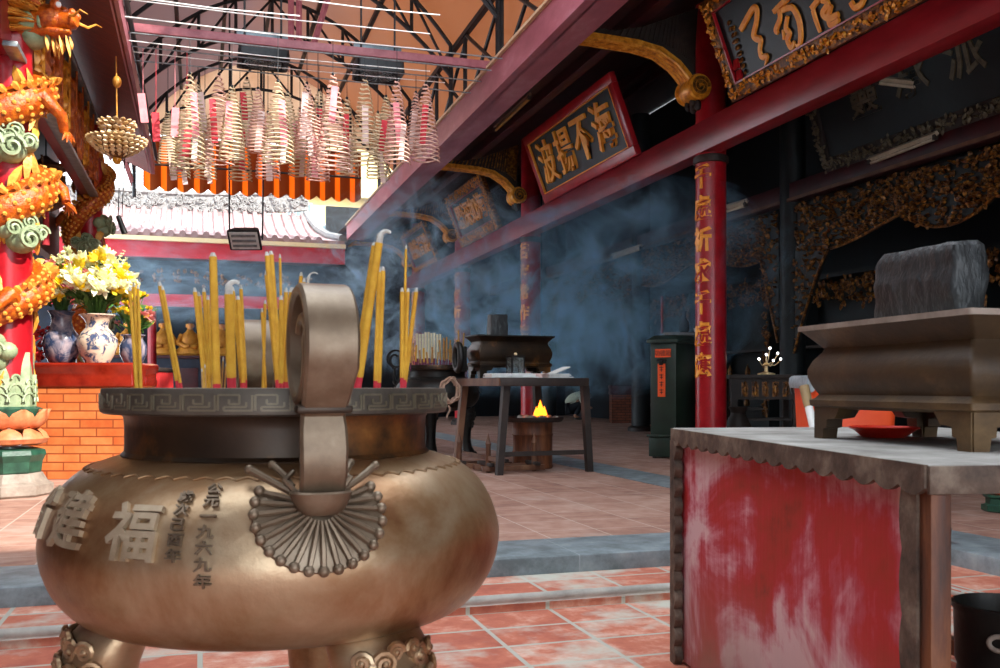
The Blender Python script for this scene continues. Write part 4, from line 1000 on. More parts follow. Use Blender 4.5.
# ================================================================== person bending down far inside the hall
def skin_body(name, joints, edges, mat, parent, root=0, sub=2):
    me = bpy.data.meshes.new(name); me.from_pydata([j[0] for j in joints], edges, []); o = bpy.data.objects.new(name, me); COL.objects.link(o); o.parent = parent
    sk = o.modifiers.new('skin', 'SKIN'); sk.use_smooth_shade = True
    for i, j in enumerate(joints):
        v = me.skin_vertices[0].data[i]; v.radius = j[1] if isinstance(j[1], tuple) else (j[1], j[1]); v.use_root = (i == root)
    ss = o.modifiers.new('smooth', 'SUBSURF'); ss.levels = sub; ss.render_levels = sub; me.materials.append(MT[mat]); return o
pp_ = W((576-500)/FPX*27.6, 27.6, ZU)
pe = thing('person', 'person in a pale shirt and dark trousers crouching low on the hall floor', 'person', pp_, -TH)
J = [((-.18, 0, .36), .15), ((-.08, 0, .58), .17), ((.10, 0, .74), .16), ((.26, 0, .70), .07), ((.34, 0, .66), .09), ((.42, 0, .62), .075),
     ((-.16, -.12, .34), .11), ((.14, -.14, .50), .085), ((-.04, -.14, .10), .05), ((.10, -.15, .045), .045),
     ((-.16, .12, .34), .11), ((.14, .14, .50), .085), ((-.04, .14, .10), .05), ((.10, .15, .045), .045),
     ((.13, -.20, .66), .07), ((.20, -.22, .44), .05), ((.38, -.16, .36), .035), ((.46, -.14, .34), .04),
     ((.13, .20, .66), .07), ((.20, .22, .44), .05), ((.38, .16, .36), .035), ((.46, .14, .34), .04)]
E_ = [(0, 1), (1, 2), (2, 3), (3, 4), (4, 5), (0, 6), (6, 7), (7, 8), (8, 9), (0, 10), (10, 11), (11, 12), (12, 13), (2, 14), (14, 15), (15, 16), (16, 17), (2, 18), (18, 19), (19, 20), (20, 21)]
skin_body('body', J, E_, 'skin', pe)
skin_body('shirt', [((-.24, 0, .40), .17), ((-.16, 0, .50), .19), ((-.06, 0, .62), .195), ((.10, 0, .75), .18), ((.12, -.20, .68), .10), ((.19, -.22, .52), .085), ((.21, -.22, .44), .08), ((.12, .20, .68), .10), ((.19, .22, .52), .085), ((.20, 0, .76), .10)], [(0, 1), (1, 2), (2, 3), (3, 4), (4, 5), (5, 6), (3, 7), (7, 8), (3, 9)], 'shirt', pe)
skin_body('trousers', [((-.19, 0, .34), .17), ((-.15, -.13, .33), .13), ((.15, -.14, .50), .105), ((-.03, -.14, .13), .075), ((-.15, .13, .33), .13), ((.15, .14, .50), .105), ((-.03, .14, .13), .075)], [(0, 1), (1, 2), (2, 3), (0, 4), (4, 5), (5, 6)], 'trousers', pe)
b = MB(); b.sphere((.36, 0, .70), (.115, .10, .10), n=16, m=12); b.build('hair', 'hair', pe)
for s in (-1, 1): b = MB(); b.sphere((.06, s*.15, .045), (.13, .05, .045), n=12, m=8); b.build('shoe', 'hair', pe)
# ================================================================== BUILDING ON THE DRAGON PILLAR SIDE
XL = -1.6
def dragon_pillar(label, y, seed, zc, head):
    r = thing('dragon_pillar', label, 'pillar', (XL, y, ZU), 0, 'dragon pillars')
    b = MB(); b.lathe([(.19, .78), (.19, 5.0)], 28); b.build('shaft', 'red_paint', r)
    b = MB(); b.lathe([(.34, 0), (.36, .02), (.36, .10), (.31, .13), (.27, .20)], 8); b.build('stone_plinth', 'trough_rim', r, smooth=False)
    b = MB(); b.lathe([(.24, .19), (.26, .21), (.27, .30), (.30, .36), (.29, .40), (.22, .42)], 8); b.build('octagonal_base', 'green_glaze', r, smooth=False)
    b = MB()                                              # two tiers of lotus petals
    for tier, (z, R_, n, up) in enumerate(((.44, .20, 9, 1), (.60, .20, 9, 1))):
        for i in range(n):
            a = 2*PI*(i+.5*tier)/n; d = Vector((cos(a), sin(a), 0)); t = Vector((-sin(a), cos(a), 0))
            rings = []
            for q, (o, zz, w) in enumerate(((0, -.02, .05), (.055, .02, .105), (.085, .07, .115), (.10, .12, .085), (.12, .155, .02)) if tier else ((.0, .0, .05), (.07, .02, .10), (.095, .06, .11), (.07, .11, .09), (.02, .15, .03))):
                c = d*(R_+o) + Vector((0, 0, z+zz)); rings.append([c+t*w, c+d*.02+t*w*.5, c+d*.03, c+d*.02-t*w*.5, c-t*w, c-d*.05])
            b.loft(rings)
    b.build('lotus_petals', 'lotus', r)
    b = MB(); b.lathe([(.24, .60), (.27, .76), (.22, .78)], 24, cap=False); b.build('lotus_seat', 'green_glaze', r)
    b = MB()                                              # pale wave crests climbing the foot of the shaft
    for i in range(11):
        a = 2*PI*i/11; d = Vector((cos(a), sin(a), 0)); t = Vector((-sin(a), cos(a), 0)); h = .40 + .12*((i*5) % 3)
        b.loft([[d*(.185+o)+t*w+Vector((0, 0, z)) for o, w in ((0, -ww), (.035, 0), (0, ww), (-.01, 0))] for z, ww in ((.74, .085), (.92, .085), ((.74+h*.6), .06), (.74+h*.8, .02))])
        for k in range(3):
            c = d*.215 + Vector((0, 0, .82+.10*k*(1 if i % 2 else .8))); b.tube([c + (t*cos(q)+Vector((0, 0, 1))*sin(q))*(.075-.02*k) for q in [PI*s/8 for s in range(9)]], .010, 5)
    b.build('wave_crests', 'cloud_green', r)
    # the dragon: a coil round the shaft, thick in the middle
    N = 150; z0, z1, turns, ph = zc
    def cen(t):
        a = ph + 2*PI*turns*t; R_ = .255+.03*sin(7*t*PI); return Vector((R_*cos(a), R_*sin(a), z0+(z1-z0)*t))
    pts = [cen(i/N) for i in range(N+1)]; rad_ = [.04+.125*math.sin(PI*min(1, (i/N)*.62+(.12 if head else .32)))**1.0 for i in range(N+1)]
    b = MB(); b.tube(pts, rad_, 14); body = b.build('dragon_body', 'dragon', r)
    b = MB()                                              # belly scutes and the back fin
    for i in range(2, N-1, 2):
        p = pts[i]; o = Vector((p.x, p.y, 0)).normalized(); t = (pts[i+1]-pts[i-1]).normalized(); up = o.cross(t); up = up if up.z > 0 else -up
        q = p + o*rad_[i]*.75 + up*rad_[i]*.6
        b.leaf(q, (up*.8+o*.5-t*.5), o, .11, .035, .02)
    b.build('back_fin', 'dragon_pale', body)
    b = MB()
    for i in range(0, N, 2):
        for s in range(7):
            p = pts[i]; o = Vector((p.x, p.y, 0)).normalized(); t = (pts[min(i+1, N)]-pts[max(i-1, 0)]).normalized(); up = o.cross(t).normalized(); a = rad(-75+25*s+ (15 if i % 2 else 0))
            b.sphere(p + (o*cos(a)+up*sin(a))*rad_[i]*.96, (.022, .022, .022), n=6, m=4)
    b.build('scales', 'dragon_pale', body)
    rr = random.Random(seed)
    for k in range(4):                                    # clawed legs
        t0 = .18+.2*k; p = cen(t0); o = Vector((p.x, p.y, 0)).normalized(); tt = Vector((-o.y, o.x, 0)); e = 1 if k % 2 else -1
        pth = [p, p+o*.13+tt*e*.10+Vector((0, 0, .06)), p+o*.16+tt*e*.25-Vector((0, 0, .08)), p+o*.11+tt*e*.31-Vector((0, 0, .2))]
        b = MB(); b.tube(pth, [.08, .07, .05, .04], 10)
        for q in range(4):
            d = (o*.5+tt*e*(-.5+.35*q)-Vector((0, 0, .8))).normalized(); c = pth[-1]; b.tube([c, c+d*.06+o*.03, c+d*.13], [.022, .02, .003], 6)
        b.build('dragon_leg', 'dragon', r)
    b = MB()                                              # scrolling green clouds and pale flames
    for k in range(9):
        t0 = rr.random(); a = ph+2*PI*turns*t0+PI*.75+rr.uniform(-.4, .4); z = z0+(z1-z0)*t0; o = Vector((cos(a), sin(a), 0)); tt = Vector((-o.y, o.x, 0)); c = o*.225+Vector((0, 0, z))
        for (du_, dz_, s) in ((0, 0, .15), (.13, .07, .10), (-.12, .08, .11), (.02, .15, .10)):
            q = c+tt*du_+Vector((0, 0, dz_)); b.sphere(q-o*.03, (s*.9, s*.9, s*.8), n=10, m=7); b.tube(spiral(q+o*s*.82, tt, Vector((0, 0, 1)), s*.7, s*.1, 1.7, 20), s*.13, 5)
    b.build('clouds', 'cloud_green', r)
    b = MB()
    for k in range(64):
        t0 = rr.random(); a = rr.uniform(0, 2*PI); z = z0-.1+(z1-z0)*t0; o = Vector((cos(a), sin(a), 0)); tt = Vector((-o.y, o.x, 0))
        b.leaf(o*.2+Vector((0, 0, z)), tt*rr.uniform(-.6, .6)-Vector((0, 0, 1)), o, rr.uniform(.22, .45), .05, .05)
    b.build('flame_locks', 'dragon_pale', r)
    if head:                                              # head thrusting out from the shaft
        hp, hdir = head; hp = Vector(hp); f = Vector(hdir).normalized(); s = f.cross(Vector((0, 0, 1))).normalized(); u = s.cross(f)
        def q(a, b_, c): return hp + f*a + s*b_ + u*c
        b = MB(); neck = [pts[-1], pts[-1]*.4+q(-.35, 0, -.1)*.6, q(-.12, 0, -.02), q(.02, 0, 0)]
        b.tube(neck, [rad_[-1], .12, .14, .13], 14); b.build('neck', 'dragon', r)
        b = MB(); Rm = Matrix((f, s, u)).transposed()
        def ring(a, w, h, c): return [q(a, w*cos(t), c+h*sin(t)) for t in [2*PI*i/16 for i in range(16)]]
        b.loft([ring(-.05, .10, .10, .0), ring(.06, .145, .13, .03), ring(.16, .13, .11, .04), ring(.20, .10, .075, .02), ring(.25, .10, .07, .02), ring(.29, .10, .075, .03), ring(.32, .06, .05, .03)])
        b.loft([ring(.02, .10, .05, -.07), ring(.12, .09, .045, -.08), ring(.22, .07, .03, -.08), ring(.27, .03, .02, -.07)])
        for e in (-1, 1): b.sphere(q(.30, e*.05, .08), .035, n=8, m=6); b.leaf(q(.06, e*.11, .12), -f+s*e*.5+u*.3, s*e, .2, .05, .03); b.sphere(q(.17, e*.085, .13), (.05, .05, .05), n=8, m=6)
        hd_ = b.build('dragon_head', 'dragon', r)
        b = MB()
        for e in (-1, 1): b.sphere(q(.20, e*.10, .125), .027, n=10, m=8)
        b.build('eyes', 'white_paper', hd_)
        b = MB()
        for e in (-1, 1):
            b.tube([q(.29, e*.08, .04), q(.36, e*.14, .02), q(.42, e*.17, .06), q(.48, e*.15, .03)], [.014, .012, .009, .003], 6)
            b.tube([q(.02, e*.06, .15), q(-.10, e*.10, .27), q(-.26, e*.12, .30)], [.03, .025, .008], 8)
        b.build('whiskers_and_horns', 'dragon_pale', hd_)
        b = MB()
        for k in range(70):
            a = rr.uniform(-2.6, 2.6); b.leaf(q(rr.uniform(-.08, .06), .13*sin(a), .02+.13*cos(a)), -f*1.0+s*sin(a)*.9+u*cos(a)*.5, u, rr.uniform(.2, .36), .04, .03)
        for k in range(12): b.leaf(q(.05+.02*k, rr.uniform(-.08, .08), -.12), -u+f*.2, f, rr.uniform(.1, .2), .025, .02)
        b.build('mane', 'dragon_pale', hd_)
    return r
dragon_pillar('great red pillar wound with an orange dragon on a peach lotus base', 9.25, 3, (1.15, 4.05, 3.4, rad(75)), ((.26, -.10, 4.14), (.85, -.25, -.02)))
dragon_pillar('second dragon pillar standing behind the flower vases', 15.6, 9, (1.4, 4.9, 2.2, rad(126)), None)
# carved lintel board between the pillars
m = MB(); m.box((XL-.02, 12.2, 4.53), (.14, 7.2, 1.12)); struct('wall_lintel', m, 'red_beam', 'red painted board between the two dragon pillars', 'board')
m = MB()
for z in (3.96, 5.09): m.box((XL+.10, 12.2, z), (.12, 7.0, .05), bev=.01)
struct('trim_9', m, 'steel', 'grey metal strips above and below the carved red board', 'strip')
r = thing('carved_panel', 'row of upright orange carvings on the red board between the dragon pillars', 'carving', (XL+.06, 12.2, 4.53)); rr = random.Random(5)
for i in range(9):                                        # robed figures with staffs, one carving after another
    y = -2.3+5.1*i/8; b = MB(); h = .8+.12*(i % 2)
    b.loft([[Vector((.02+w*.55*max(-.2, cos(t)), y+w*sin(t), z*h-.42)) for t in [2*PI*k/10 for k in range(10)]] for z, w in ((0, .14), (.12, .17), (.35, .13), (.55, .16), (.72, .12), (.80, .05), (.84, .06), (.92, .075), (1.0, .03))])
    for k in range(16): b.leaf((.06, y+rr.uniform(-.15, .15), rr.uniform(-.4, .38)), (0.1, rr.uniform(-.5, .5), -1), (1, 0, 0), rr.uniform(.12, .22), .035, .05)
    b.tube([(.10, y+.17, -.42), (.10, y+.19, .45)], .014, 6)
    b.build('carved_figure', 'dragon' if i % 3 else 'gold', r)
m = MB(); m.box((XL-.5, 12.2, 4.0), (.12, 7.2, 2.0)); struct('wall_inner', m, 'dark_red', 'dark red inner board behind the dragon pillars', 'board')
m = MB(); m.box((-4.6, 10, 3.2), (.2, 16, 7)); struct('wall_left', m, 'dark_red', 'dark red wall of the building with the dragon pillars', 'wall')
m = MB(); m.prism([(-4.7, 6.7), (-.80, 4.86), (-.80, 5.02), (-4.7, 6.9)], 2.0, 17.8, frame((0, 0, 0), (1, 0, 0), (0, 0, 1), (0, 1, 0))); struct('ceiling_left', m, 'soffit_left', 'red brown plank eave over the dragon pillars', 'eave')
m = MB(); m.box((-.80, 9.9, 4.98), (.08, 15.8, .22)); struct('trim_10', m, 'eave', 'pinkish plum gutter board along the dragon pillar eave', 'eave')
m = MB(); m.tube([(-.73, 2.2, 5.13), (-.73, 17.8, 5.13)], .03, 8); struct('trim_11', m, 'black_steel', 'black rail above the plum gutter board', 'rail')
# hanging lantern between the pillars
lp = P(46, 188, 12.5)
r = thing('hanging_lantern', 'brown octagonal lantern hanging between the two dragon pillars', 'lantern', lp)
b = MB(); b.lathe([(.03, .42), (.10, .36), (.24, .30), (.28, .26), (.24, .25), (.20, .20), (.24, .05), (.24, -.05), (.20, -.18), (.24, -.20), (.20, -.24), (.08, -.30)], 8); b.build('lantern_body', 'wood', r, smooth=False)
b = MB()
for i in range(8): a = 2*PI*i/8; b.tube([(.26*cos(a), .26*sin(a), .26), (.33*cos(a), .33*sin(a), .30), (.35*cos(a), .35*sin(a), .36)], .014, 5); b.box((.225*cos(a), .225*sin(a), 0), (.03, .03, .36))
b.build('lantern_frame', 'gold_dull', r)
b = MB(); b.tube([(0, 0, -.28), (0, 0, -.75)], [.035, .05], 10); b.build('tassel', 'tag_red', r)
b = MB(); b.tube([(0, 0, .4), (0, 0, 6.2-lp.z-.55)], .01, 5); b.build('chain', 'black_steel', r)
# lotus chandelier under the eave
cp = P(117, 140, 10.8)
r = thing('lotus_chandelier', 'round chandelier of shiny brass petals hanging from the plum gutter board', 'chandelier', cp)
b = MB()
for (z, R_, n, L, w) in ((-.20, .07, 10, .07, .035), (-.17, .13, 14, .07, .035), (-.14, .18, 18, .07, .035), (-.10, .225, 22, .07, .035), (-.06, .26, 26, .07, .035), (-.02, .27, 28, .07, .035), (.04, .10, 12, .07, .035), (.09, .13, 14, .07, .035), (.14, .155, 16, .07, .035), (.18, .14, 14, .07, .035)):
    for i in range(n):
        a = 2*PI*(i+.5*(z > .05))/n; d = Vector((cos(a), sin(a), 0)); b.leaf(d*R_+Vector((0, 0, z)), d*.75+Vector((0, 0, .6)), d, L, w, .03)
b.build('brass_petals', 'brass', r)
b = MB(); b.lathe([(0, -.21), (.08, -.20), (.20, -.12), (.26, -.02), (.20, .0), (.08, .03), (.12, .12), (.10, .18), (.02, .22)], 24); b.build('bowl', 'gold_dull', r)
b = MB(); b.tube([(0, 0, .22), (-.01, 0, .95)], .008, 6); b.sphere((0, 0, .66), (.05, .05, .07), n=12, m=8); b.build('chain', 'dragon_pale', r)
b = MB(); b.sphere((0, 0, -.22), (.05, .05, .06), n=10, m=8); b.build('bottom_finial', 'gold', r)
# cord switch
cs = P(120, 195, 10.9); 
r = thing('pull_cord', 'thin black double cord with a dark weight hanging below the chandelier', 'cord', cs)
b = MB(); b.tube([(0, 0, .42), (-.02, 0, -.25)], .006, 5); b.tube([(.05, 0, .42), (.02, 0, -.25)], .006, 5); b.build('cords', 'black_steel', r)
b = MB(); b.tube([(-.02, 0, -.24), (.05, 0, -.44)], [.028, .034], 10); b.build('weight', 'black_iron', r)

# ================================================================== BRICK FLOWER ALTAR
al, ar = P(25, 478, 9.75), P(134, 478, 9.75)
au = ar-al; AW = au.length; au.normalize(); an = Vector((-au.y, au.x, 0)); ac = (al+ar)/2 + an*.34; ac.z = ZU; arz = math.atan2(au.y, au.x)
AH = 1.20
brick_altar('orange glazed brick altar with red moulded top carrying flower vases', ac, arz, AW-.06, .66, AH, ('brick', 'red_glaze'))
def altar_pt(f, dep): 
    p = al + au*AW*f + an*dep; p.z = ZU+AH; return p
def flower_head(b, c, n, s, rr):
    for k in range(n):
        v = Vector((rr.uniform(-1, 1), rr.uniform(-1, 1), rr.uniform(-.4, 1))).normalized(); u_ = v.orthogonal().normalized()
        b.leaf(c, v, u_, s, s*.3, s*.15)
def flower_vase(vlabel, flabel, p, prof, mat, spec, seed, spread, hgt, n, glad=0):
    r = thing('flower_vase', vlabel, 'vase', p, 0, 'vases on the brick altar'); b = MB(); b.lathe(prof, 36, cap=False); b.build('body', mat, r)
    zt = max(z for _, z in prof); rl = next(rd for rd, z in prof if z == zt)
    b = MB(); b.tube([((rl)*cos(t), (rl)*sin(t), zt) for t in [2*PI*i/30 for i in range(30)]], .008, 6, closed=True); b.build('lip', mat, r)
    rr = random.Random(seed); f = thing('flower_bouquet', flabel, 'flowers', (p.x, p.y, p.z+zt), 0, 'bouquets on the brick altar')
    heads = []; b = MB()
    for i in range(n):
        a = rr.uniform(0, 2*PI); q = math.sqrt(rr.random()); e = Vector((spread*q*cos(a), spread*q*sin(a), hgt*(1-.55*q*q)*rr.uniform(.55, 1.05)))
        b.tube([(e.x*.05, e.y*.05, -.12), (e.x*.35, e.y*.35, e.z*.5), e], .005, 5); heads.append(e)
        for k in range(3):
            c = Vector((e.x*.5, e.y*.5, e.z*.62))+Vector((rr.uniform(-.05, .05), rr.uniform(-.05, .05), rr.uniform(-.08, .08))); b.leaf(c, (rr.uniform(-1, 1), rr.uniform(-1, 1), .5), (0, 0, 1), rr.uniform(.10, .2), .025, .01)
    b.build('stems_and_leaves', 'leaf', f)
    for mt, frac, s in spec:
        b = MB()
        for i, e in enumerate(heads):
            if (i*0.618) % 1 >= frac[0] and (i*.618) % 1 < frac[1]: flower_head(b, e, 16, s*rr.uniform(.8, 1.25), rr)
        b.build({'y': 'yellow_blooms', 'c': 'cream_blooms', 'p': 'pink_blooms', 'o': 'orange_blooms'}[mt[0]], mt, f, smooth=False)
    if glad:
        b = MB()
        for i in range(glad):
            a = rr.uniform(-.5, .6); base = Vector((.05, 0, .1)); tip = W(spread*(.7+.35*i/max(1, glad)), 0, hgt*(1.05-.12*i)); 
            for k in range(9):
                t = .45+.55*k/8; flower_head(b, base.lerp(tip, t)+Vector((0, 0, .05*sin(t*3))), 6, .07*(1.3-t), rr)
        b.build('gladiolus_sprays', 'cream_flower', f, smooth=False)
    return r
flower_vase('blue-grey glazed vase on the brick altar beside the big dragon pillar', 'yellow and cream bouquet with pink blooms in the blue-grey vase', altar_pt(.20, .33),
            [(0, 0), (.11, 0), (.13, .015), (.175, .12), (.19, .22), (.165, .31), (.12, .37), (.10, .44), (.105, .50), (.125, .54), (.13, .55), (.11, .55), (.08, .45), (0, .3)], 'vase_blue',
            [('yellow_flower', (0, .45), .08), ('cream_flower', (.45, .75), .08), ('pink_flower', (.75, 1), .07)], 4, .27, .64, 60)
flower_vase('cream vase with blue painting and flared neck on the brick altar', 'large bouquet of white and yellow flowers with long sprays in the cream vase', altar_pt(.55, .30),
            [(0, 0), (.12, 0), (.13, .02), (.175, .10), (.205, .20), (.20, .26), (.15, .33), (.115, .37), (.11, .42), (.13, .46), (.165, .50), (.175, .51), (.15, .51), (.09, .4), (0, .3)], 'vase_cream',
            [('cream_flower', (0, .55), .115), ('yellow_flower', (.55, .9), .10), ('pink_flower', (.9, 1), .07)], 7, .40, .64, 100, 5)
q = altar_pt(.80, .56)
flower_vase('small dark vase with yellow sprigs at the back edge of the brick altar', 'green sprigs with small yellow and pink blooms in the small vase', q,
            [(0, 0), (.09, 0), (.10, .02), (.14, .10), (.14, .2), (.10, .27), (.11, .30), (.12, .31), (.10, .31), (.07, .2), (0, .1)], 'vase_blue',
            [('yellow_flower', (0, .5), .05), ('pink_flower', (.5, .75), .05)], 12, .22, .48, 34)
b = MB(); rr = random.Random(4)
for i in range(60): v = Vector((rr.uniform(-.1, .1), rr.uniform(-.1, .1), rr.uniform(0, .36))); b.leaf(v, (rr.uniform(-1, 1), rr.uniform(-1, 1), .6), (0, 0, 1), .08, .03, .02)
tag(b.build('flower_bunch', 'cloth_red', None, altar_pt(.03, .35), smooth=False), 'bunch of red flowers between the dragon pillar and the blue-grey vase', 'flowers')
# red draped side table behind the altar
dt = P(140, 430, 12.2); dt.z = ZU
r = thing('draped_table', 'small table with red cloth behind the brick flower altar', 'table', dt, -TH)
b = MB(); b.box((0, 0, 1.17), (.72, .6, .05), bev=.01); b.build('table_top', 'wood_dark', r)
b = MB(); K = 60; rings = []
for z, o in ((1.14, .0), (.9, .015), (.6, .03), (.3, .04)):
    pts = rrect(.34, .28, .04, 12); rings.append([(x*(1+o*sin(i*1.7)), y*(1+o*sin(i*1.7)), z) for i, (x, y) in enumerate(pts)])
b.loft(rings, cap=False); b.build('red_cloth', 'cloth_red', r)
for sx in (-1, 1):
    for sy in (-1, 1): b = MB(); b.box((sx*.28, sy*.22, .57), (.05, .05, 1.14)); b.build('leg', 'wood_dark', r)

# ================================================================== FAR HALL across the court
YF = 24.2
m = MB(); m.box((-1.2, YF, 4.46), (9.4, .14, .46)); struct('trim_12', m, 'fascia', 'bright red fascia board of the hall across the court', 'fascia')
m = MB(); m.box((-1.2, YF-.17, 4.655), (9.4, .14, .10)); struct('trim_13', m, 'cream', 'cream gutter line above the bright red fascia', 'gutter')
# tiled roof: concave slope with round ribs
m = MB(); prof = [(YF-.15, 4.80), (YF+1.2, 5.06), (YF+2.4, 5.42), (YF+3.4, 5.84), (YF+3.9, 6.10)]
x0, x1 = -5.9, 3.46
m.loft([[(x0, y, z), (x1-(y-YF)*.12, y, z), (x1-(y-YF)*.12, y, z-.12), (x0, y, z-.12)] for y, z in prof])
roof = struct('roof', m, 'roof_white', 'sun-bleached pinkish white tile roof across the court', 'roof')
m = MB(); xx = x0+.1
while xx < 3.0:
    m.tube([(xx, y, z+.01) for y, z in prof], .075, 8); m.lathe([(0, -.02), (.08, -.02), (.08, .02), (0, .02)], 10, frame((xx, YF-.2, 4.78), (1, 0, 0), (0, 0, 1), (0, -1, 0))); xx += .27
o = m.build('roof_tiles', 'roof_white', roof)
m = MB(); YR = YF+3.95                                    # sagging ridge with plaster relief
def rz_(x): return 6.14 + .032*(x+1.2)**2*.5
xs = [x0+.2+(3.0-x0-.2)*i/40 for i in range(41)]
m.loft([[(x, YR+w, rz_(x)+h) for w, h in ((-.12, -.15), (-.12, .32), (-.18, .36), (-.18, .44), (.18, .44), (.12, .32), (.12, -.15))] for x in xs])
rid = m.build('ridge', 'plaster', roof)
m = MB(); rr = random.Random(2)
for i in range(260):
    x = rr.uniform(x0+.2, 2.95); p = Vector((x, YR-.13, rz_(x)+rr.uniform(-.08, .30))); a = rr.uniform(0, 2*PI); U = Vector((cos(a), -.2, sin(a)))
    if i % 2: m.leaf(p, U, (0, -1, 0), .16, .05, .04)
    else: m.tube(spiral(p+Vector((0, -.03, 0)), U, Vector((0, -1, 0)).cross(U), .09, .02, 1.6, 12), .02, 5)
for i in range(14): x = x0+.5+.6*i; m.sphere((x, YR, rz_(x)+.48), (.08, .08, .10), n=8, m=6)
m.build('ridge_relief', 'plaster', rid)
m = MB(); m.tube([(x1-(y-YF)*.12-.05, y, z+.06) for y, z in prof], .11, 8); m.build('verge', 'plaster', roof)
# dark smoky frieze, red beam and the room behind
m = MB(); m.box((-1.2, YF+1.0, 3.85), (9.4, .1, .86)); struct('wall_frieze', m, 'painted_blue', 'dark smoky blue painted frieze under the far eave', 'frieze')
r = thing('frieze_carving', 'small gilt carvings on the smoky blue frieze under the far eave', 'carving', (0, YF+.93, 3.85)); rr = random.Random(6)  # carvings set against the frieze face, not hung
for i in range(16):
    x = -5.2+.52*i; b = MB()
    for k in range(10): b.leaf((x+rr.uniform(-.14, .14), 0, rr.uniform(-.16, .16)), (rr.uniform(-1, 1), -.2, rr.uniform(-1, 1)), (0, -1, 0), .14, .05, .04)
    b.build('carved_cluster', 'gold_dull', r)
m = MB(); m.box((-1.2, YF+.9, 3.28), (9.4, .2, .30)); struct('lintel.002', m, 'fascia', 'bright red beam below the smoky blue frieze', 'beam')
m = MB(); m.box((-1.2, YF+4.2, 2.6), (9.6, .2, 5)); struct('wall_far', m, 'painted_blue', 'dark blue back wall of the hall across the court', 'wall')
m = MB(); m.box((-1.2, YF+2.3, 4.36), (9.4, 4, .1)); struct('ceiling_far', m, 'soffit', 'dark ceiling of the hall across the court', 'ceiling')
for i, (px, mt) in enumerate(((152, 'red_beam'), (338, 'red_beam'), (60, 'red_beam'))):
    q = onY(px, 400, YF+.9); b = MB(); b.lathe([(.16, 0), (.16, .08), (.11, .12), (.105, 2.97)], 20)
    tag(b.build('far_post', mt, None, (q.x, YF+.9, ZU)), 'slim red post of the far hall, %s' % ['behind the flower bouquets', 'beside the censer handle', 'between the dragon pillars'][i], 'post', 'red posts of the far hall')
# altar with seated ochre statues
r = thing('statue_altar', 'dark altar bench below the ochre statues in the far hall', 'altar', (-1.0, YF+2.6, ZU))
b = MB(); b.box((0, 0, .95), (6.4, .9, 1.5)); b.build('bench_body', 'painted_blue', r)
b = MB(); b.box((0, 0, 1.74), (6.6, 1.0, .08), bev=.01); b.build('bench_top', 'dark_red', r)
b = MB(); b.box((0, 0, .10), (6.5, .96, .2)); b.build('plinth', 'dark_wood', r)
b = MB()
for i in range(9): b.box((-2.8+.7*i, -.46, 1.0), (.5, .03, .9), bev=.008)
b.build('panels', 'dark_red', r)
for i, px in enumerate((163, 190, 222, 250, 128)):
    q = onY(px, 330, YF+2.6); s = thing('seated_statue', 'seated statue in ochre robe in the far hall, %s' % ['behind the leaning incense stick', 'second past the flower vases', 'third past the flower vases', 'beside the far censer handle', 'partly behind the vases'][i], 'statue', (q.x, YF+2.6, ZU+1.78), 0, 'seated statues in the far hall')
    b = MB(); b.loft([[(w*cos(t), d*sin(t), z) for t in [2*PI*k/16 for k in range(16)]] for z, w, d in ((0, .36, .26), (.06, .40, .30), (.16, .36, .28), (.26, .24, .2), (.42, .235, .17), (.56, .22, .15), (.66, .10, .09), (.72, .07, .07))])
    for e in (-1, 1): b.tube([(e*.2, 0, .56), (e*.3, -.06, .34), (e*.12, -.22, .24), (e*.02, -.24, .26)], [.08, .085, .07, .05], 10)
    b.build('robe', 'robe', s)
    b = MB(); b.sphere((0, -.01, .82), (.095, .10, .125), n=14, m=10); b.sphere((0, -.11, .80), (.015, .02, .025), n=6, m=5)
    for e in (-1, 1): b.sphere((e*.097, 0, .81), (.018, .03, .05), n=6, m=5)
    b.build('head', 'gold', s)
    b = MB(); b.sphere((0, .0, .905), (.118, .116, .085), n=14, m=8); b.sphere((0, .0, .97), (.04, .04, .05), n=8, m=6); b.build('hair', 'hair', s)
# yellow house beyond the roof
m_ = thing('yellow_house', 'pale yellow house wall with grey windows beyond the far roof', 'house', (0, 34, 0))
b = MB(); b.box((4.6, 0, 5), (4.0, .3, 10)); b.build('wall', 'yellow_wall', m_)
for (x, z) in ((3.1, 8.6), (4.0, 8.6), (3.3, 6.6), (4.4, 6.6), (3.3, 7.3)):
    b = MB(); b.box((x, -.16, z), (.9, .08, .55), bev=.01); w_ = b.build('window', 'white_paper', m_); b = MB(); b.box((x, -.19, z), (.78, .06, .43))
    b.build('pane', 'glass_dark', w_)
    b = MB()
    for k in range(4): b.box((x-.3+.2*k, -.23, z), (.025, .02, .43))
    b.build('window_bars', 'white_paper', w_)
b = MB(); b.box((4.6, -.25, 7.9), (4.0, .4, .12)); b.build('ledge', 'cream', m_)
# ================================================================== ARCHED CANOPY over the court
XM, HS = 1.3, 2.65                                        # middle and half span
def arch(x, z0, z1):                                      # height of an arch at x (z0 at the springing, z1 at the crown)
    t = (x-XM)/HS; return z1 - (z1-z0)*t*t
xs = [XM-HS+2*HS*i/24 for i in range(25)]
m = MB(); CY0, CY1 = 8.4, 22.6
def cz(x): return arch(x, 6.85, 8.55)
pr = [(XM-HS-.55, 6.1)] + [(x, cz(x)) for x in xs] + [(XM+HS+.75, 6.0)]
m.loft([[(pr[i][0], y, pr[i][1]) for i in range(len(pr))] + [(pr[i][0], y, pr[i][1]+.03) for i in range(len(pr)-1, -1, -1)] for y in [CY0+(CY1-CY0)*k/16 for k in range(17)]])
struct('roof_canopy', m, 'canopy', 'tan translucent arched canopy roof over the court', 'canopy')
def bar(b, p, q, r=.03, n=6): b.tube([p, q], r, n)
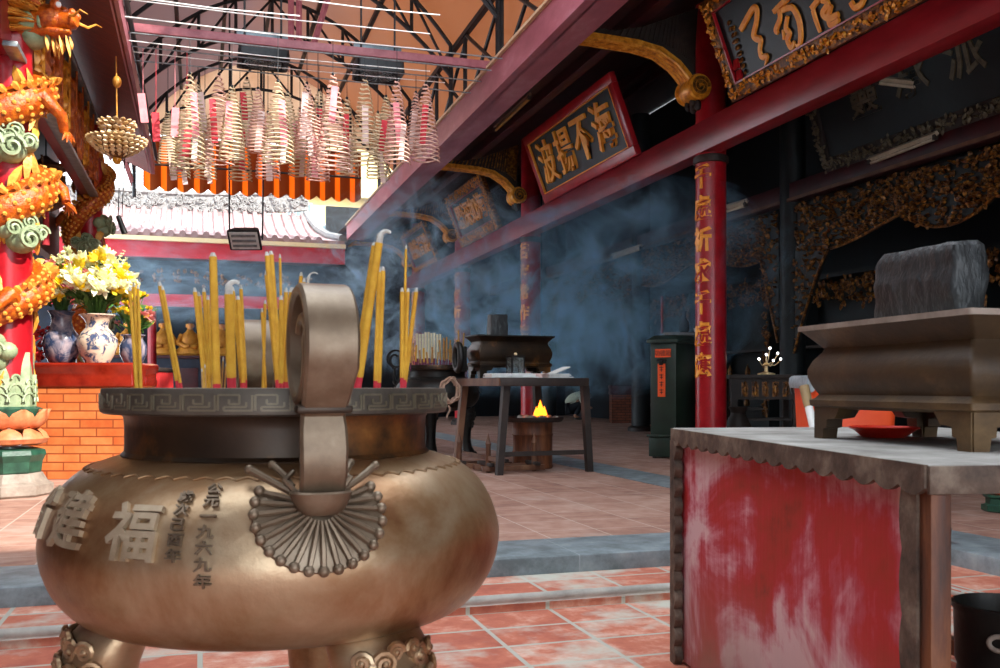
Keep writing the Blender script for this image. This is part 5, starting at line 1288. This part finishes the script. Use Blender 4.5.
for i, y in enumerate((21.8, 18.4, 15.2, 12.6, 9.6)):
    r = thing('roof_truss', 'black arched steel truss under the canopy, %s from the orange awning' % ORD[i], 'truss', (XM, y, 0), 0, 'arched roof trusses'); w = .034
    lo = lambda x: arch(x, 6.25 if i else 6.35, 7.75); hi = lambda x: cz(x)-.10
    b = MB(); b.tube([(x-XM, 0, lo(x)) for x in xs], w, 6); b.build('lower_chord', 'black_steel', r)
    b = MB(); b.tube([(x-XM, 0, hi(x)) for x in xs], w, 6); b.build('upper_chord', 'black_steel', r)
    for k in range(0, 25, 3):
        b = MB(); x = xs[k]; bar(b, (x-XM, 0, lo(x)), (x-XM, 0, hi(x)), .03); b.build('web_post', 'black_steel', r)
    for k in range(0, 24, 3):
        b = MB(); e = k < 12; xa, xb = xs[k], xs[k+3]; bar(b, (xa-XM, 0, hi(xa) if not e else lo(xa)), (xb-XM, 0, lo(xb) if not e else hi(xb)), .024); b.build('diagonal', 'black_steel', r)
    for e in (-1, 1):
        b = MB(); x = XM+e*HS; bar(b, (e*HS, 0, 5.2), (e*HS, 0, hi(x)), .04); b.build('stanchion', 'black_steel', r)
for e, lab in ((-1, 'black lattice girder above the plum gutter board'), (1, 'black lattice girder with crossed bars above the red hall eave')):
    x = XM+e*HS+e*.05; r = thing('lattice_girder', lab, 'girder', (x, 14.5, 0), 0, 'lattice girders')
    for z, nm in ((5.55, 'lower_chord'), (6.7, 'upper_chord')):
        b = MB(); b.box((0, 0, z), (.08, 15.4, .08)); b.build(nm, 'black_steel' if z > 6 else 'pink_steel', r)
    n = 8
    for k in range(n):
        ya, yb = -7.6+15.2*k/n, -7.6+15.2*(k+1)/n
        b = MB(); bar(b, (0, ya, 5.55), (0, yb, 6.7), .03); bar(b, (.04, ya, 6.7), (.04, yb, 5.55), .03); b.build('crossed_bars', 'black_steel', r)
        b = MB(); bar(b, (0, ya, 5.55), (0, ya, 6.7), .035); b.build('upright', 'black_steel', r)
# purlins along the court
for i, x in enumerate((-.4, .45, 1.3, 2.15, 3.0)):
    b = MB(); b.box((0, 0, 0), (.07, 15.8, .07)); tag(b.build('purlin', 'black_steel', None, (x, 14.5, cz(x)-.05)), 'thin black purlin under the canopy sheet, %s from the dragon pillar side' % ORD[i], 'purlin', 'canopy purlins')
# dusky red cross beam that carries the fans and coils
YB = 11.6; zb = onY(300, 46, YB).z
r = thing('cross_beam', 'dusky red steel beam crossing the court above the incense coils', 'beam', (XM, YB, zb))
b = MB(); b.box((0, 0, 0), (2*HS+.3, .10, .10), bev=.008); b.build('flange', 'pink_steel', r)
for px in (291, 299):
    q = onY(px, 20, YB); b = MB(); bar(b, (q.x-XM, 0, .04), (q.x-XM, 0, 7.7-zb), .035, 4); b.build('hanger_post', 'pink_steel', r)
q0, q1 = onY(313, 47, YB), onY(326, 0, YB); b = MB(); bar(b, (q0.x-XM, .05, 0), (q1.x-XM+.1, .05, q1.z-zb+.3), .035, 4); b.build('brace', 'pink_steel', r)
r = thing('cross_beam', 'pink upper steel beam near the canopy edge in front', 'beam', (XM, 8.7, 6.15)); b = MB(); b.box((0, 0, 0), (2*HS+.3, .08, .08)); b.build('flange', 'pink_steel', r)
b = MB(); bar(b, (0, 0, .03), (0, 0, 2.0), .03, 4); b.build('hanger_post', 'pink_steel', r)
# white tension wires
for i, (xa, ya, xb, yb, Y) in enumerate(((128, 9, 430, 24, 10.0), (132, 30, 440, 38, 10.8), (122, 43, 430, 68, 11.4), (150, 60, 445, 76, 12.0), (140, 20, 436, 50, 12.8), (128, 2, 300, 10, 9.2), (300, 3, 440, 10, 9.4))):
    p = onY((xa+xb)/2, (ya+yb)/2, Y); b = MB(); b.tube([(XM-HS-p.x+.5, 0, 0), (0, 0, -.02), (onY(xb, yb, Y).x-p.x, 0, 0)], .006, 6)
    tag(b.build('tension_wire', 'white_wire', None, p), 'white wire stretched across the court under the canopy, %s counted from the lowest' % ORD[i], 'wire', 'white wires under the canopy')
# two black box fans with grey boards above
def box_fan(px, py, Y, label):
    p = onY(px, py, Y); S_ = .74; r = thing('box_fan', label, 'fan', p, 0, 'box fans under the canopy'); R_ = .34
    b = MB(); b.loft([[(x, y, z) for x, y in rrect(.40+o, .34+o, .06, 4)] for z, o in ((-.16, .0), (-.15, .02), (.13, .0), (.15, -.03))] + [[(x, y, .15) for x, y in rrect(.34, .28, .06, 4)], [(x, y, -.14) for x, y in rrect(.34, .28, .06, 4)]], closed=True); b.build('housing', 'black_steel', r)
    b = MB()
    for k in range(6): b.tube([(.06+.26*k/5*cos(t) if 0 else (.05+.05*k)*cos(t), (.05+.05*k)*sin(t), -.15) for t in [2*PI*q/24 for q in range(24)]], .005, 4, closed=True)
    for k in range(8): a = PI*k/8; bar(b, (.32*cos(a), .30*sin(a), -.152), (-.32*cos(a), -.30*sin(a), -.152), .006, 5)
    b.build('guard', 'steel', r)
    b = MB(); b.lathe([(0, -.10), (.07, -.10), (.07, .04), (0, .04)], 16); hub = b.build('hub', 'steel', r)
    for k in range(5):
        a = 2*PI*k/5; d = Vector((cos(a), sin(a), 0)); t = Vector((-sin(a), cos(a), 0)); b = MB()
        b.loft([[d*q+t*w*.5+Vector((0, 0, .02*e)) for w, e in ((wd, 1), (wd, .7), (-wd, -1), (-wd, -1.3))] for q, wd in ((.05, .06), (.15, .12), (.26, .14), (.29, .08))]); b.build('blade', 'steel', r)
    b = MB(); b.box((0, .05, .32), (.86, .03, .18), bev=.005); b.build('top_board', 'glass_dark', r)
    for e in (-1, 1): b = MB(); bar(b, (e*.30, 0, .12), (e*.30, .0, (7.7-p.z)/S_), .018); b.build('hanger_rod', 'black_steel', r)
    r.scale = (S_,)*3
box_fan(263, 55, 12.2, 'black box fan with grey board hanging above the middle incense coils')
box_fan(378, 68, 12.4, 'black box fan with grey board hanging beside the red hall eave')
# orange striped awning closing the far end
YA = 22.9
xa, xb = onY(143, 170, YA).x, onY(361, 170, YA).x; zt_ = onY(250, 146, YA).z; zb_ = onY(250, 192, YA).z
r = thing('striped_awning', 'orange and brown striped awning sheet with scalloped hem above the far roof', 'awning', (xa, YA, zb_))
N = 14*8; Wd = xb-xa
def awp(i, t): x = Wd*i/N; return Vector((x, .025*sin(2*PI*x/(5.0/14)*1.0), (zt_-zb_)*t - (.10*abs(sin(PI*14*i/N)) if t == 0 else 0)))
b = MB(); rows = [0, .25, .5, .75, 1]
vs = [awp(i, t) for t in rows for i in range(N+1)] + [awp(i, t)+Vector((0, .012, 0)) for t in rows for i in range(N+1)]; M1 = N+1; K = len(rows)*M1
fs = []
for o in (0, K):
    for j in range(len(rows)-1):
        for i in range(N): fs.append((o+j*M1+i, o+j*M1+i+1, o+(j+1)*M1+i+1, o+(j+1)*M1+i))
for i in range(N): fs.append((i, i+1, K+i+1, K+i)); e = (len(rows)-1)*M1; fs.append((e+i, e+i+1, K+e+i+1, K+e+i))
b.add(vs, fs); b.build('striped_sheet', 'awning', r)
b = MB(); b.tube([(0, -.06, (zt_-zb_)*.45), (Wd, -.06, (zt_-zb_)*.45)], .025, 6); b.build('mid_rail', 'wood_dark', r)
b = MB(); b.box((Wd/2, 0, (zt_-zb_)+.03), (Wd, .08, .07)); b.build('top_rail', 'wood', r)
m = MB(); pl = [(XM+HS+.1, zt_+.03), (XM-HS-.1, zt_+.03)] + [(x, cz(x)+.02) for x in xs]; m.prism(pl, 22.55, 22.60, frame((0, 0, 0), (1, 0, 0), (0, 0, 1), (0, 1, 0))); struct('wall_gable', m, 'gable', 'tan board across the end of the canopy above the awning', 'board')
# ------------------------------------------------------------------ hanging incense coils
def coil_mesh(H, R_, turns, squash, seed):
    rr = random.Random(seed); b = MB(); n = int(turns*20); pts = []
    for i in range(n+1):
        t = i/n; a = 2*PI*turns*t; r_ = .012 + R_*(t**.72)*(1-.10*max(0, t-.8)/.2); pts.append((r_*cos(a), r_*sin(a)*squash, -H*t + .006*sin(a*3+seed)))
    b.tube(pts, .0085, 5); return b
CO = [(190, 73, 176, .19, 10.9), (219, 74, 172, .20, 11.3), (198, 83, 160, .15, 11.9), (232, 86, 166, .16, 11.0), (247, 78, 150, .15, 12.0), (258, 88, 158, .14, 11.3), (278, 81, 170, .20, 10.8), (288, 92, 165, .17, 11.8),
      (307, 83, 160, .16, 11.2), (333, 74, 178, .22, 10.9), (319, 90, 160, .15, 11.9), (365, 78, 172, .20, 11.2), (397, 80, 170, .17, 11.0), (426, 83, 168, .19, 11.7), (416, 92, 160, .14, 12.1), (386, 96, 165, .15, 12.0), (347, 98, 182, .16, 11.6),
      (268, 112, 184, .16, 11.6), (300, 108, 182, .16, 12.2), (240, 112, 186, .16, 12.2), (205, 116, 184, .15, 12.3), (318, 116, 186, .15, 11.2), (378, 112, 184, .15, 11.5), (168, 112, 168, .13, 12.2), (180, 120, 182, .13, 11.6)]
BARS = (10.9, 11.35, 11.8, 12.3)
for i, y in enumerate(BARS):
    b = MB(); b.tube([(-HS+.5, 0, 0), (3.47-XM, 0, 0)], .009, 8); tag(b.build('hanging_rail', 'steel', None, (XM, y, zb-.14)), 'thin steel rail from which incense coils hang, %s from the front' % ORD[i], 'rail', 'coil hanging rails')
for i, (px, py, pb, R_, d) in enumerate(CO):
    yb = min(BARS, key=lambda y: abs(y - P(px, py, d).y)); p = onY(px, py, yb); H = (p.z - onY(px, pb, yb).z)*.93
    mt = 'coil_red' if i % 4 == 1 or i in (8, 12, 14) else 'coil'; pink = ['tag_pink', 'tag_red', 'tag_pale'][(i*7) % 3]
    nm = {'tag_pink': 'pink', 'tag_red': 'red', 'tag_pale': 'pale'}[pink]
    order = sorted(range(len(CO)), key=lambda q: CO[q][0]).index(i)
    r = thing('incense_coil', '%s conical incense coil with %s paper tag, %s from the dragon pillar side' % ('pinkish' if mt == 'coil_red' else 'tan', nm, ORD[order]), 'incense coil', p, 0, 'hanging incense coils')
    coil_mesh(H, R_*.92, 19, .95, i).build('coil', mt, r)
    b = MB(); top = max(zb-.14-p.z, .05); b.tube([(0, 0, -.01), (0, 0, top)], .004, 5); b.sphere((0, 0, 0), .018, n=8, m=6); b.build('hanging_thread', 'black_steel', r)
    rr = random.Random(i); a = rr.uniform(-2.6, -.6); L = rr.uniform(.34, .55); q = Vector((R_*.45*cos(a), R_*.45*sin(a), -H*.12-rr.uniform(0, .25))); tl = rr.uniform(-.12, .12)
    b = MB(); b.box(q+Vector((0, 0, -L/2)), (.075, .004, L), rot=Matrix.Rotation(tl, 3, 'Y')); b.build('paper_tag', pink, r)
    if i % 2 == 0:
        q2 = Vector((R_*.3*cos(a+1.2), R_*.5*sin(a+.5), -H*.55)); b = MB(); b.box(q2+Vector((0, 0, -.2)), (.06, .004, .42), rot=Matrix.Rotation(-tl, 3, 'Y')); b.build('paper_tag', 'tag_pale', r)
# red paper slips hung at the end of the rails
for i, (px, py) in enumerate(((143, 108), (156, 127), (175, 122), (187, 142))):
    p = onY(px, py, 11.8); b = MB(); b.box((0, 0, -.0), (.085, .006, .34), rot=Matrix.Rotation(.08*(i-1.5), 3, 'Y')); b.tube([(0, 0, .16), (0, 0, zb-.14-p.z)], .004, 5)
    tag(b.build('hanging_paper_slip', 'tag_red' if i % 2 else 'tag_pink', None, p), '%s paper slip hanging beside the coils, %s from the chandelier' % ('red' if i % 2 else 'pink', ORD[i]), 'paper slip', 'red paper slips by the coils')
# flood lamp box hung on two black rods
p = P(246, 237, 13.6)
r = thing('hanging_lamp', 'boxy lamp hanging on two black rods in front of the far roof', 'lamp', p, -TH)
b = MB(); Rx = Matrix.Rotation(rad(-52), 4, 'X'); b.loft([[(x, y, z) for x, y in rrect(.20+o, .13+o, .02, 2)] for z, o in ((.10, -.06), (.08, -.02), (-.08, .03), (-.10, .03))] , Rx); b.build('housing', 'black_steel', r)
b = MB(); b.box((0, 0, -.105), (.40, .27, .012), Rx); gl = b.build('diffuser', 'white_paper', r)
b = MB()
for k in range(3): b.tube([Rx @ Vector((-.17, -.08+.08*k, -.115)), Rx @ Vector((.17, -.08+.08*k, -.115))], .02, 8)
b.build('reflector_tubes', 'steel', gl)
for e in (-1, 1):
    b = MB(); b.tube([(e*.235, 0, -.04), (e*.24, 0, .35), (e*.235+(.03 if e > 0 else 0), 0, 3.2)], .013, 6); b.build('hanging_rod', 'black_steel', r)
b = MB(); b.tube([(-.24, 0, 0), (.24, 0, 0)], .012, 6); b.build('pivot_bar', 'black_steel', r)

# ================================================================== MIDDLE GROUND: the second censer, the smoky table
c2 = W((437-500)/FPX*13.3, 13.3, ZU); sc2 = 1.12
mb_ = {k_: 'black_iron' for k_ in ('body', 'neck', 'rim', 'relief', 'worn', 'leg', 'letters')}; mb_['rim'] = 'bronze_dark'
o2 = make_censer('black three-legged censer full of joss sticks behind the smoky wooden table', c2, RZC+rad(65), mb_, None, [rad(-10), rad(110), rad(230)])
o2.scale = (sc2,)*3
rr = random.Random(12); zr = ZU+1.10*sc2
def small_stick(i, px, ptop, d, w, kind, label, lean=0):
    z = P(px, 366, d); z.z = zr-.02; t = P(px+lean, ptop, d); v = Vector(t)-z; L = v.length; u = v.normalized(); rad_ = w/2/FPX*d
    r = thing('joss_stick', label, 'joss stick', z, 0, 'joss sticks in the black censer')
    m1, m2 = {'w': ('stick_pale', 'stick_foot'), 'y': ('stick', 'stick_foot'), 'b': ('stick_brown', 'stick_foot')}[kind]
    b = MB(); b.tube([u*(L*.28), u*L], rad_, 7); b.build('paste_stick', m1, r); b = MB(); b.tube([-u*.04, u*L*.285], rad_*.8, 7); b.build('stick_base', m2, r)
for i in range(9): small_stick(i, 417+2.9*i, 333+rr.uniform(-1, 2), 13.3+.1*(i % 3), 2.4, 'w', 'pale joss stick in the tight row in the black censer, %s from the big handle' % ORD[i])
for i in range(20):
    px = (410.5, 413, 415.5, 421, 424, 428, 431, 434, 437, 441, 443, 445, 447, 449, 451, 452.5, 455, 457, 460, 462)[i]; tp = (350, 343, 345, 350, 348, 352, 350, 347, 352, 340, 338, 341, 337, 340, 349, 345, 342, 340, 330, 333)[i]
    small_stick(i, px, tp, 13.0 + .12*(i % 4), 1.8, 'y' if i in (2, 4, 16, 17) else 'b', '%s joss stick in the black censer, %s of the loose ones from the big handle' % ('yellow' if i in (2, 4, 16, 17) else 'brown', ORD[i]), rr.uniform(-2, 2))
# wooden table at the edge of the court
TC = (.054, 10.26); fu = Vector((.92, .39)).normalized(); su = Vector((-.40, .92)).normalized()
fw = W(fu.x, fu.y, 0); sw = W(su.x, su.y, 0); TL_, TD_, TH_ = .95, 1.32, 1.05
t0 = W(TC[0], TC[1], ZU); trz = math.atan2(fw.y, fw.x)
wt = thing('wooden_table', 'tall smoke-darkened wooden table with splayed legs beside the black censer', 'table', t0, trz)
b = MB(); b.box((TL_/2-.03, TD_/2-.03, TH_-.045), (TL_+.12, TD_+.12, .09), bev=.006); top2 = b.build('table_top', 'wood_dark', wt)
b = MB(); b.box((-.095, TD_/2-.03, TH_-.045), (.012, TD_+.10, .085)); b.build('lit_end', 'wood', top2)  # lighter wood puts the light falling on this end into its colour
for (x, y) in ((0, 0), (TL_, 0), (0, TD_-.06), (TL_, TD_-.06)):
    ex, ey = (-.10 if x == 0 else .05), (-.03 if y == 0 else .03)
    b = MB(); b.loft([[(x+.03+ex*(1-z/TH_)+a*w, y+.03+ey*(1-z/TH_)+q*w, z) for a, q in ((-1, -1), (1, -1), (1, 1), (-1, 1))] for z, w in ((0, .035), (TH_-.09, .04))]); b.build('leg', 'wood' if x == 0 and y > 0 else 'wood_dark', wt, smooth=False)
b = MB(); b.box((TL_/2, 0.03, .22), (TL_+.05, .04, .05)); b.build('stretcher', 'wood_dark', wt)
b = MB(); b.box((-.04, TD_/2-.03, .16), (.045, TD_, .05)); b.build('stretcher', 'wood', wt)
def on_t(x, y, z=0): return t0 + fw*x + sw*y + Vector((0, 0, TH_+z))
make_trough('dark smoky trough on the wooden table with a lit brown end', on_t(.50, 1.0), trz+rad(2), 1.0, .42, .50, ('bronze_dark', 'black_iron'))
# scroll handle ring on the trough end
q = on_t(-.12, 1.1, .25); r = thing('iron_ring', 'black iron ring hanging against the end of the smoky trough', 'ring', q, trz)
b = MB(); b.tube([(0, .10*cos(t), .15*sin(t)) for t in [2*PI*i/24 for i in range(24)]], .04, 10, closed=True); b.build('ring', 'black_iron', r)
b = MB(); b.box((.05, 0, -.02), (.10, .08, .30), bev=.01); b.build('bracket', 'black_iron', r)
gb_ = on_t(.34, 1.0, .49); b = MB(); b.loft([[chip(Vector((x, y, z)), .008) for x, y in rrect(.11-.02*z, .07, .012, 3)] for z in (0, .1, .2, .27)]); tag(b.build('granite_slab', 'granite', None, gb_, rz=trz), 'small grey stone slab standing in the smoky trough', 'stone slab')
# papers and glass lantern on the table
rr = random.Random(3)
for i, (x, y, a, mt) in enumerate(((.05, .25, .2, 'white_paper'), (.30, .20, -.3, 'white_paper'), (.52, .22, .5, 'tag_pale'), (.74, .25, .1, 'white_paper'))):
    p = on_t(x, y, .002); b = MB()
    for k in range(4): b.box((rr.uniform(-.02, .02), rr.uniform(-.02, .02), .008+.012*k), (.30-.02*k, .20, .010), rot=Matrix.Rotation(rr.uniform(-.2, .2), 3, 'Z'))
    if i == 3: b.box((.02, .0, .08), (.26, .16, .012), rot=Matrix.Rotation(-.35, 3, 'Y'))
    tag(b.build('paper_pile', mt, None, p, rz=trz+a), 'loose sheets of paper on the wooden table edge, %s from its lit end' % ORD[i], 'paper', 'papers on the wooden table')
p = on_t(.36, .52); r = thing('glass_lantern', 'small square glass lantern on the wooden table', 'lantern', p, trz)
b = MB(); b.box((0, 0, .012), (.17, .17, .024)); b.box((0, 0, .25), (.17, .17, .02)); b.build('lantern_plates', 'black_iron', r)
for sx in (-1, 1):
    for sy in (-1, 1): b = MB(); b.box((sx*.075, sy*.075, .13), (.014, .014, .24)); b.build('lantern_post', 'black_iron', r)
for s in (-1, 1):
    b = MB(); b.box((s*.075, 0, .13), (.004, .13, .21)); b.build('pane', 'glass', r)
    b = MB(); b.box((0, s*.075, .13), (.13, .004, .21)); b.build('pane', 'glass', r)
b = MB(); b.sphere((0, 0, .275), .02, n=10, m=8); b.build('shiny_knob', 'brass', r)
# rope looped at the table corner
p = on_t(-.14, TD_-.02, -.04)
r = thing('rope_coil', 'pale rope looped over the corner of the wooden table', 'rope', p)
rr = random.Random(8)
for k in range(5):
    b = MB(); ph = rr.uniform(0, 6); R_ = .12+.03*rr.random(); tl = rr.uniform(-.35, .35)
    cc = W(.03*rr.uniform(-1, 1), -.04*k, 0); uu = W(cos(tl), sin(tl), 0)
    b.tube([cc + uu*R_*.75*cos(t) + Vector((0, 0, -.10+R_*sin(t)+.015*sin(5*t+ph))) for t in [2*PI*i/36 for i in range(36)]], .011, 7, closed=True); b.build('rope_loop', 'rope', r)
b = MB(); b.tube([W(-.02, -.1, -.28)+Vector((.02*sin(q), 0, -.0-.03*q)) for q in range(6)], .011, 7); b.build('rope_end', 'rope', r)
# drum under the table with fire pan
p = t0 + fw*.66 + sw*.70; p.z = ZU
r = thing('metal_drum', 'rusty metal drum under the wooden table carrying a fire pan', 'drum', p); r.scale = (1.22, 1.22, 1.05)
b = MB(); b.lathe([(0, 0), (.185, 0), (.195, .02), (.19, .05), (.19, .17), (.2, .185), (.19, .2), (.19, .36), (.2, .375), (.19, .39), (.19, .50), (.2, .515), (.18, .515), (.17, .1), (0, .05)], 36, cap=False); b.build('body', 'leg_rust', r)
b = MB(); b.lathe([(0, .52), (.28, .52), (.30, .55), (.30, .57), (.27, .57), (.26, .545), (0, .54)], 36, cap=False); b.build('fire_pan', 'wood_dark', r)
b = MB(); rr = random.Random(2)
for k in range(26): b.sphere((rr.uniform(-.2, .2), rr.uniform(-.2, .2), .56), (.035, .03, .03), n=6, m=5)
b.build('ember_bed', 'ash', r)
fp = p + fw*.10 + Vector((0, 0, .60)); r = thing('flame', 'small orange flame licking up from the fire pan', 'flame', fp)
for (x, h, w) in ((0, .20, .05), (.05, .13, .035), (-.05, .12, .035)):
    b = MB(); b.lathe([(0, -.0), (w*.7, .01), (w, .2*h), (w*.75, .45*h), (w*.35, .75*h), (0, h)], 12, T(x, 0, 0)); b.build('flame_tongue', 'flame', r)
# low wooden rack with pointed posts
for i, (x, y, lab) in enumerate(((.05, .30, 'low wooden rack with pointed posts on the floor by the wooden table, front one'), (-.12, .75, 'low wooden rack with pointed posts under the lit table end, rear one'))):
    p = t0 + fw*x + sw*y; p.z = ZU; r = thing('low_rack', lab, 'rack', p, trz+(.1 if i else -.05))
    for q in (0, 1):
        b = MB(); b.box((.18+.0*q, q*.28, .045), (.75, .06, .06), bev=.008); b.build('rail', 'wood', r)
    for q in (-.10, .45):
        b = MB(); b.box((q, .14, .09), (.05, .46, .04), bev=.006); b.build('cross_bar', 'wood_dark', r)
    for q in (-.10, .45):
        b = MB(); b.lathe([(.026, .0), (.032, .05), (.028, .30), (.036, .32), (.028, .34), (.0, .44)], 10, T(q, .05, .0)); b.build('pointed_post', 'wood', r)
# unseen roof and walls added above and behind the viewer to block light
m = MB(); m.box((-3.6, -5.1, 2.8), (3.4, .2, 5.8)); m.box((8.4, -5.1, 2.8), (7.4, .2, 5.8)); m.box((1.4, -5.1, 5.1), (7, .2, 1.2)); struct('wall_light_block', m, 'dark_red', 'unseen red wall added behind the lower court to block light', 'wall')
m = MB(); m.box((-5.2, -1.6, 2.8), (.2, 7.2, 5.8)); struct('wall_side_light_block', m, 'dark_red', 'unseen red side wall added to keep light off the court', 'wall')
m = MB(); m.box((12.0, -3.0, 2.8), (.2, 4.2, 5.8)); struct('wall_side_light_block.001', m, 'dark_red', 'unseen red end wall added to keep light off the court', 'wall')
m = MB(); m.box((3.4, -2.3, 5.6), (17.4, 5.8, .16)); struct('ceiling_sunshade', m, 'soffit', 'unseen plank ceiling added above the lower court as a sunshade', 'ceiling')

# ================================================================== SMOKE
def smoke_vol(name, lo, hi, dens, scale, r0, r1, seedv, label, col, stretch=(1, 1, 1), aniso=.2):
    lo, hi = Vector(lo), Vector(hi); c = (lo+hi)/2; s = hi-lo
    k = NT('smoke_'+name); k.t.nodes.remove(k.b)
    mp = k.n('ShaderNodeMapping'); mp.inputs['Location'].default_value = seedv; mp.inputs['Scale'].default_value = stretch; k.l(k.tc.outputs['Object'], mp.inputs['Vector'])
    n = k.noise(scale, 6, .64, 2.6, mp.outputs['Vector'])
    rp = k.n('ShaderNodeMapRange'); rp.inputs['From Min'].default_value = r0; rp.inputs['From Max'].default_value = r1; k.l(n, rp.inputs['Value'])
    pw = k.n('ShaderNodeMath', operation='POWER'); pw.inputs[1].default_value = 1.6; k.l(rp.outputs[0], pw.inputs[0])
    # fade towards the faces of the cloud
    g = k.tc.outputs['Generated']; sp = k.n('ShaderNodeSeparateXYZ'); k.l(g, sp.inputs[0]); prev = pw.outputs[0]
    for ax in 'XYZ':
        a = k.n('ShaderNodeMath', operation='PINGPONG'); a.inputs[1].default_value = .5; k.l(sp.outputs[ax], a.inputs[0])
        m1 = k.n('ShaderNodeMapRange'); m1.inputs['From Min'].default_value = .0; m1.inputs['From Max'].default_value = .28; m1.interpolation_type = 'SMOOTHSTEP'; k.l(a.outputs[0], m1.inputs['Value'])
        m2 = k.n('ShaderNodeMath', operation='MULTIPLY'); k.l(prev, m2.inputs[0]); k.l(m1.outputs[0], m2.inputs[1]); prev = m2.outputs[0]
    m3 = k.n('ShaderNodeMath', operation='MULTIPLY'); m3.inputs[1].default_value = dens; k.l(prev, m3.inputs[0])
    v = k.n('ShaderNodeVolumePrincipled'); v.inputs['Color'].default_value = lin(col); v.inputs['Anisotropy'].default_value = aniso
    k.l(m3.outputs[0], v.inputs['Density']); k.l(v.outputs[0], k.out.inputs['Volume'])
    b = MB(); b.sphere((0, 0, 0), s/2, n=24, m=14)
    o = b.build('smoke_haze', k.m, None, c); tag(o, label, 'smoke', None, 'stuff'); return o
smoke_vol('hall', (4.0, 9.3, .75), (8.6, 25.0, 4.6), 1.9, .62, .51, .65, (3, 1, 2), 'blue incense smoke drifting through the red hall', 'a0d0ee')
smoke_vol('eave', (1.6, 12.0, 1.2), (5.4, 22.5, 4.9), 2.6, .9, .55, .67, (1, 5, 0), 'pale blue smoke curling up under the plum eave', 'b8daf0')
smoke_vol('court', (-2.8, 17.0, 2.2), (3.2, 24.0, 4.2), .6, .9, .50, .66, (7, 2, 4), 'pale smoke drifting before the far hall', 'b8daf0', (.5, 1, 1.4))
# ================================================================== light, lens
w = bpy.data.worlds.new('sky'); SC.world = w; w.use_nodes = True
nt = w.node_tree; bg = nt.nodes['Background']
bg.inputs['Color'].default_value = lin('dfe9f2'); bg.inputs['Strength'].default_value = 3.4
sun = bpy.data.lights.new('sun', 'SUN'); sun.energy = 5.5; sun.angle = rad(1.0); sun.color = (1, .95, .86)
so_ = bpy.data.objects.new('sun', sun); COL.objects.link(so_)
sdir = Vector((.6, -.75, .75))                            # towards the sun
so_.rotation_euler = sdir.to_track_quat('Z', 'Y').to_euler(); so_.location = (6, -6, 14)
cam = bpy.data.cameras.new('camera'); co = bpy.data.objects.new('camera', cam); COL.objects.link(co)
co.location = E0; co.rotation_euler = (PI/2, 0, -TH)
cam.sensor_width = 36; cam.lens = FPX/1000*36; cam.shift_y = (HY-334)/1000; cam.clip_start = .05; cam.clip_end = 200
SC.camera = co; cam.dof.use_dof = True; cam.dof.focus_distance = 8.5; cam.dof.aperture_fstop = 11
vs = SC.view_settings; vs.view_transform = 'Standard'; vs.look = 'None'; vs.gamma = 1; vs.exposure = .85; vs.use_curve_mapping = False
SC.cycles.max_bounces = 8; SC.cycles.diffuse_bounces = 4; SC.cycles.glossy_bounces = 3; SC.cycles.transmission_bounces = 4; SC.cycles.transparent_max_bounces = 12
SC.cycles.volume_bounces = 1; SC.cycles.sample_clamp_indirect = 6; SC.cycles.use_denoising = True; SC.cycles.caustics_reflective = False; SC.cycles.caustics_refractive = False
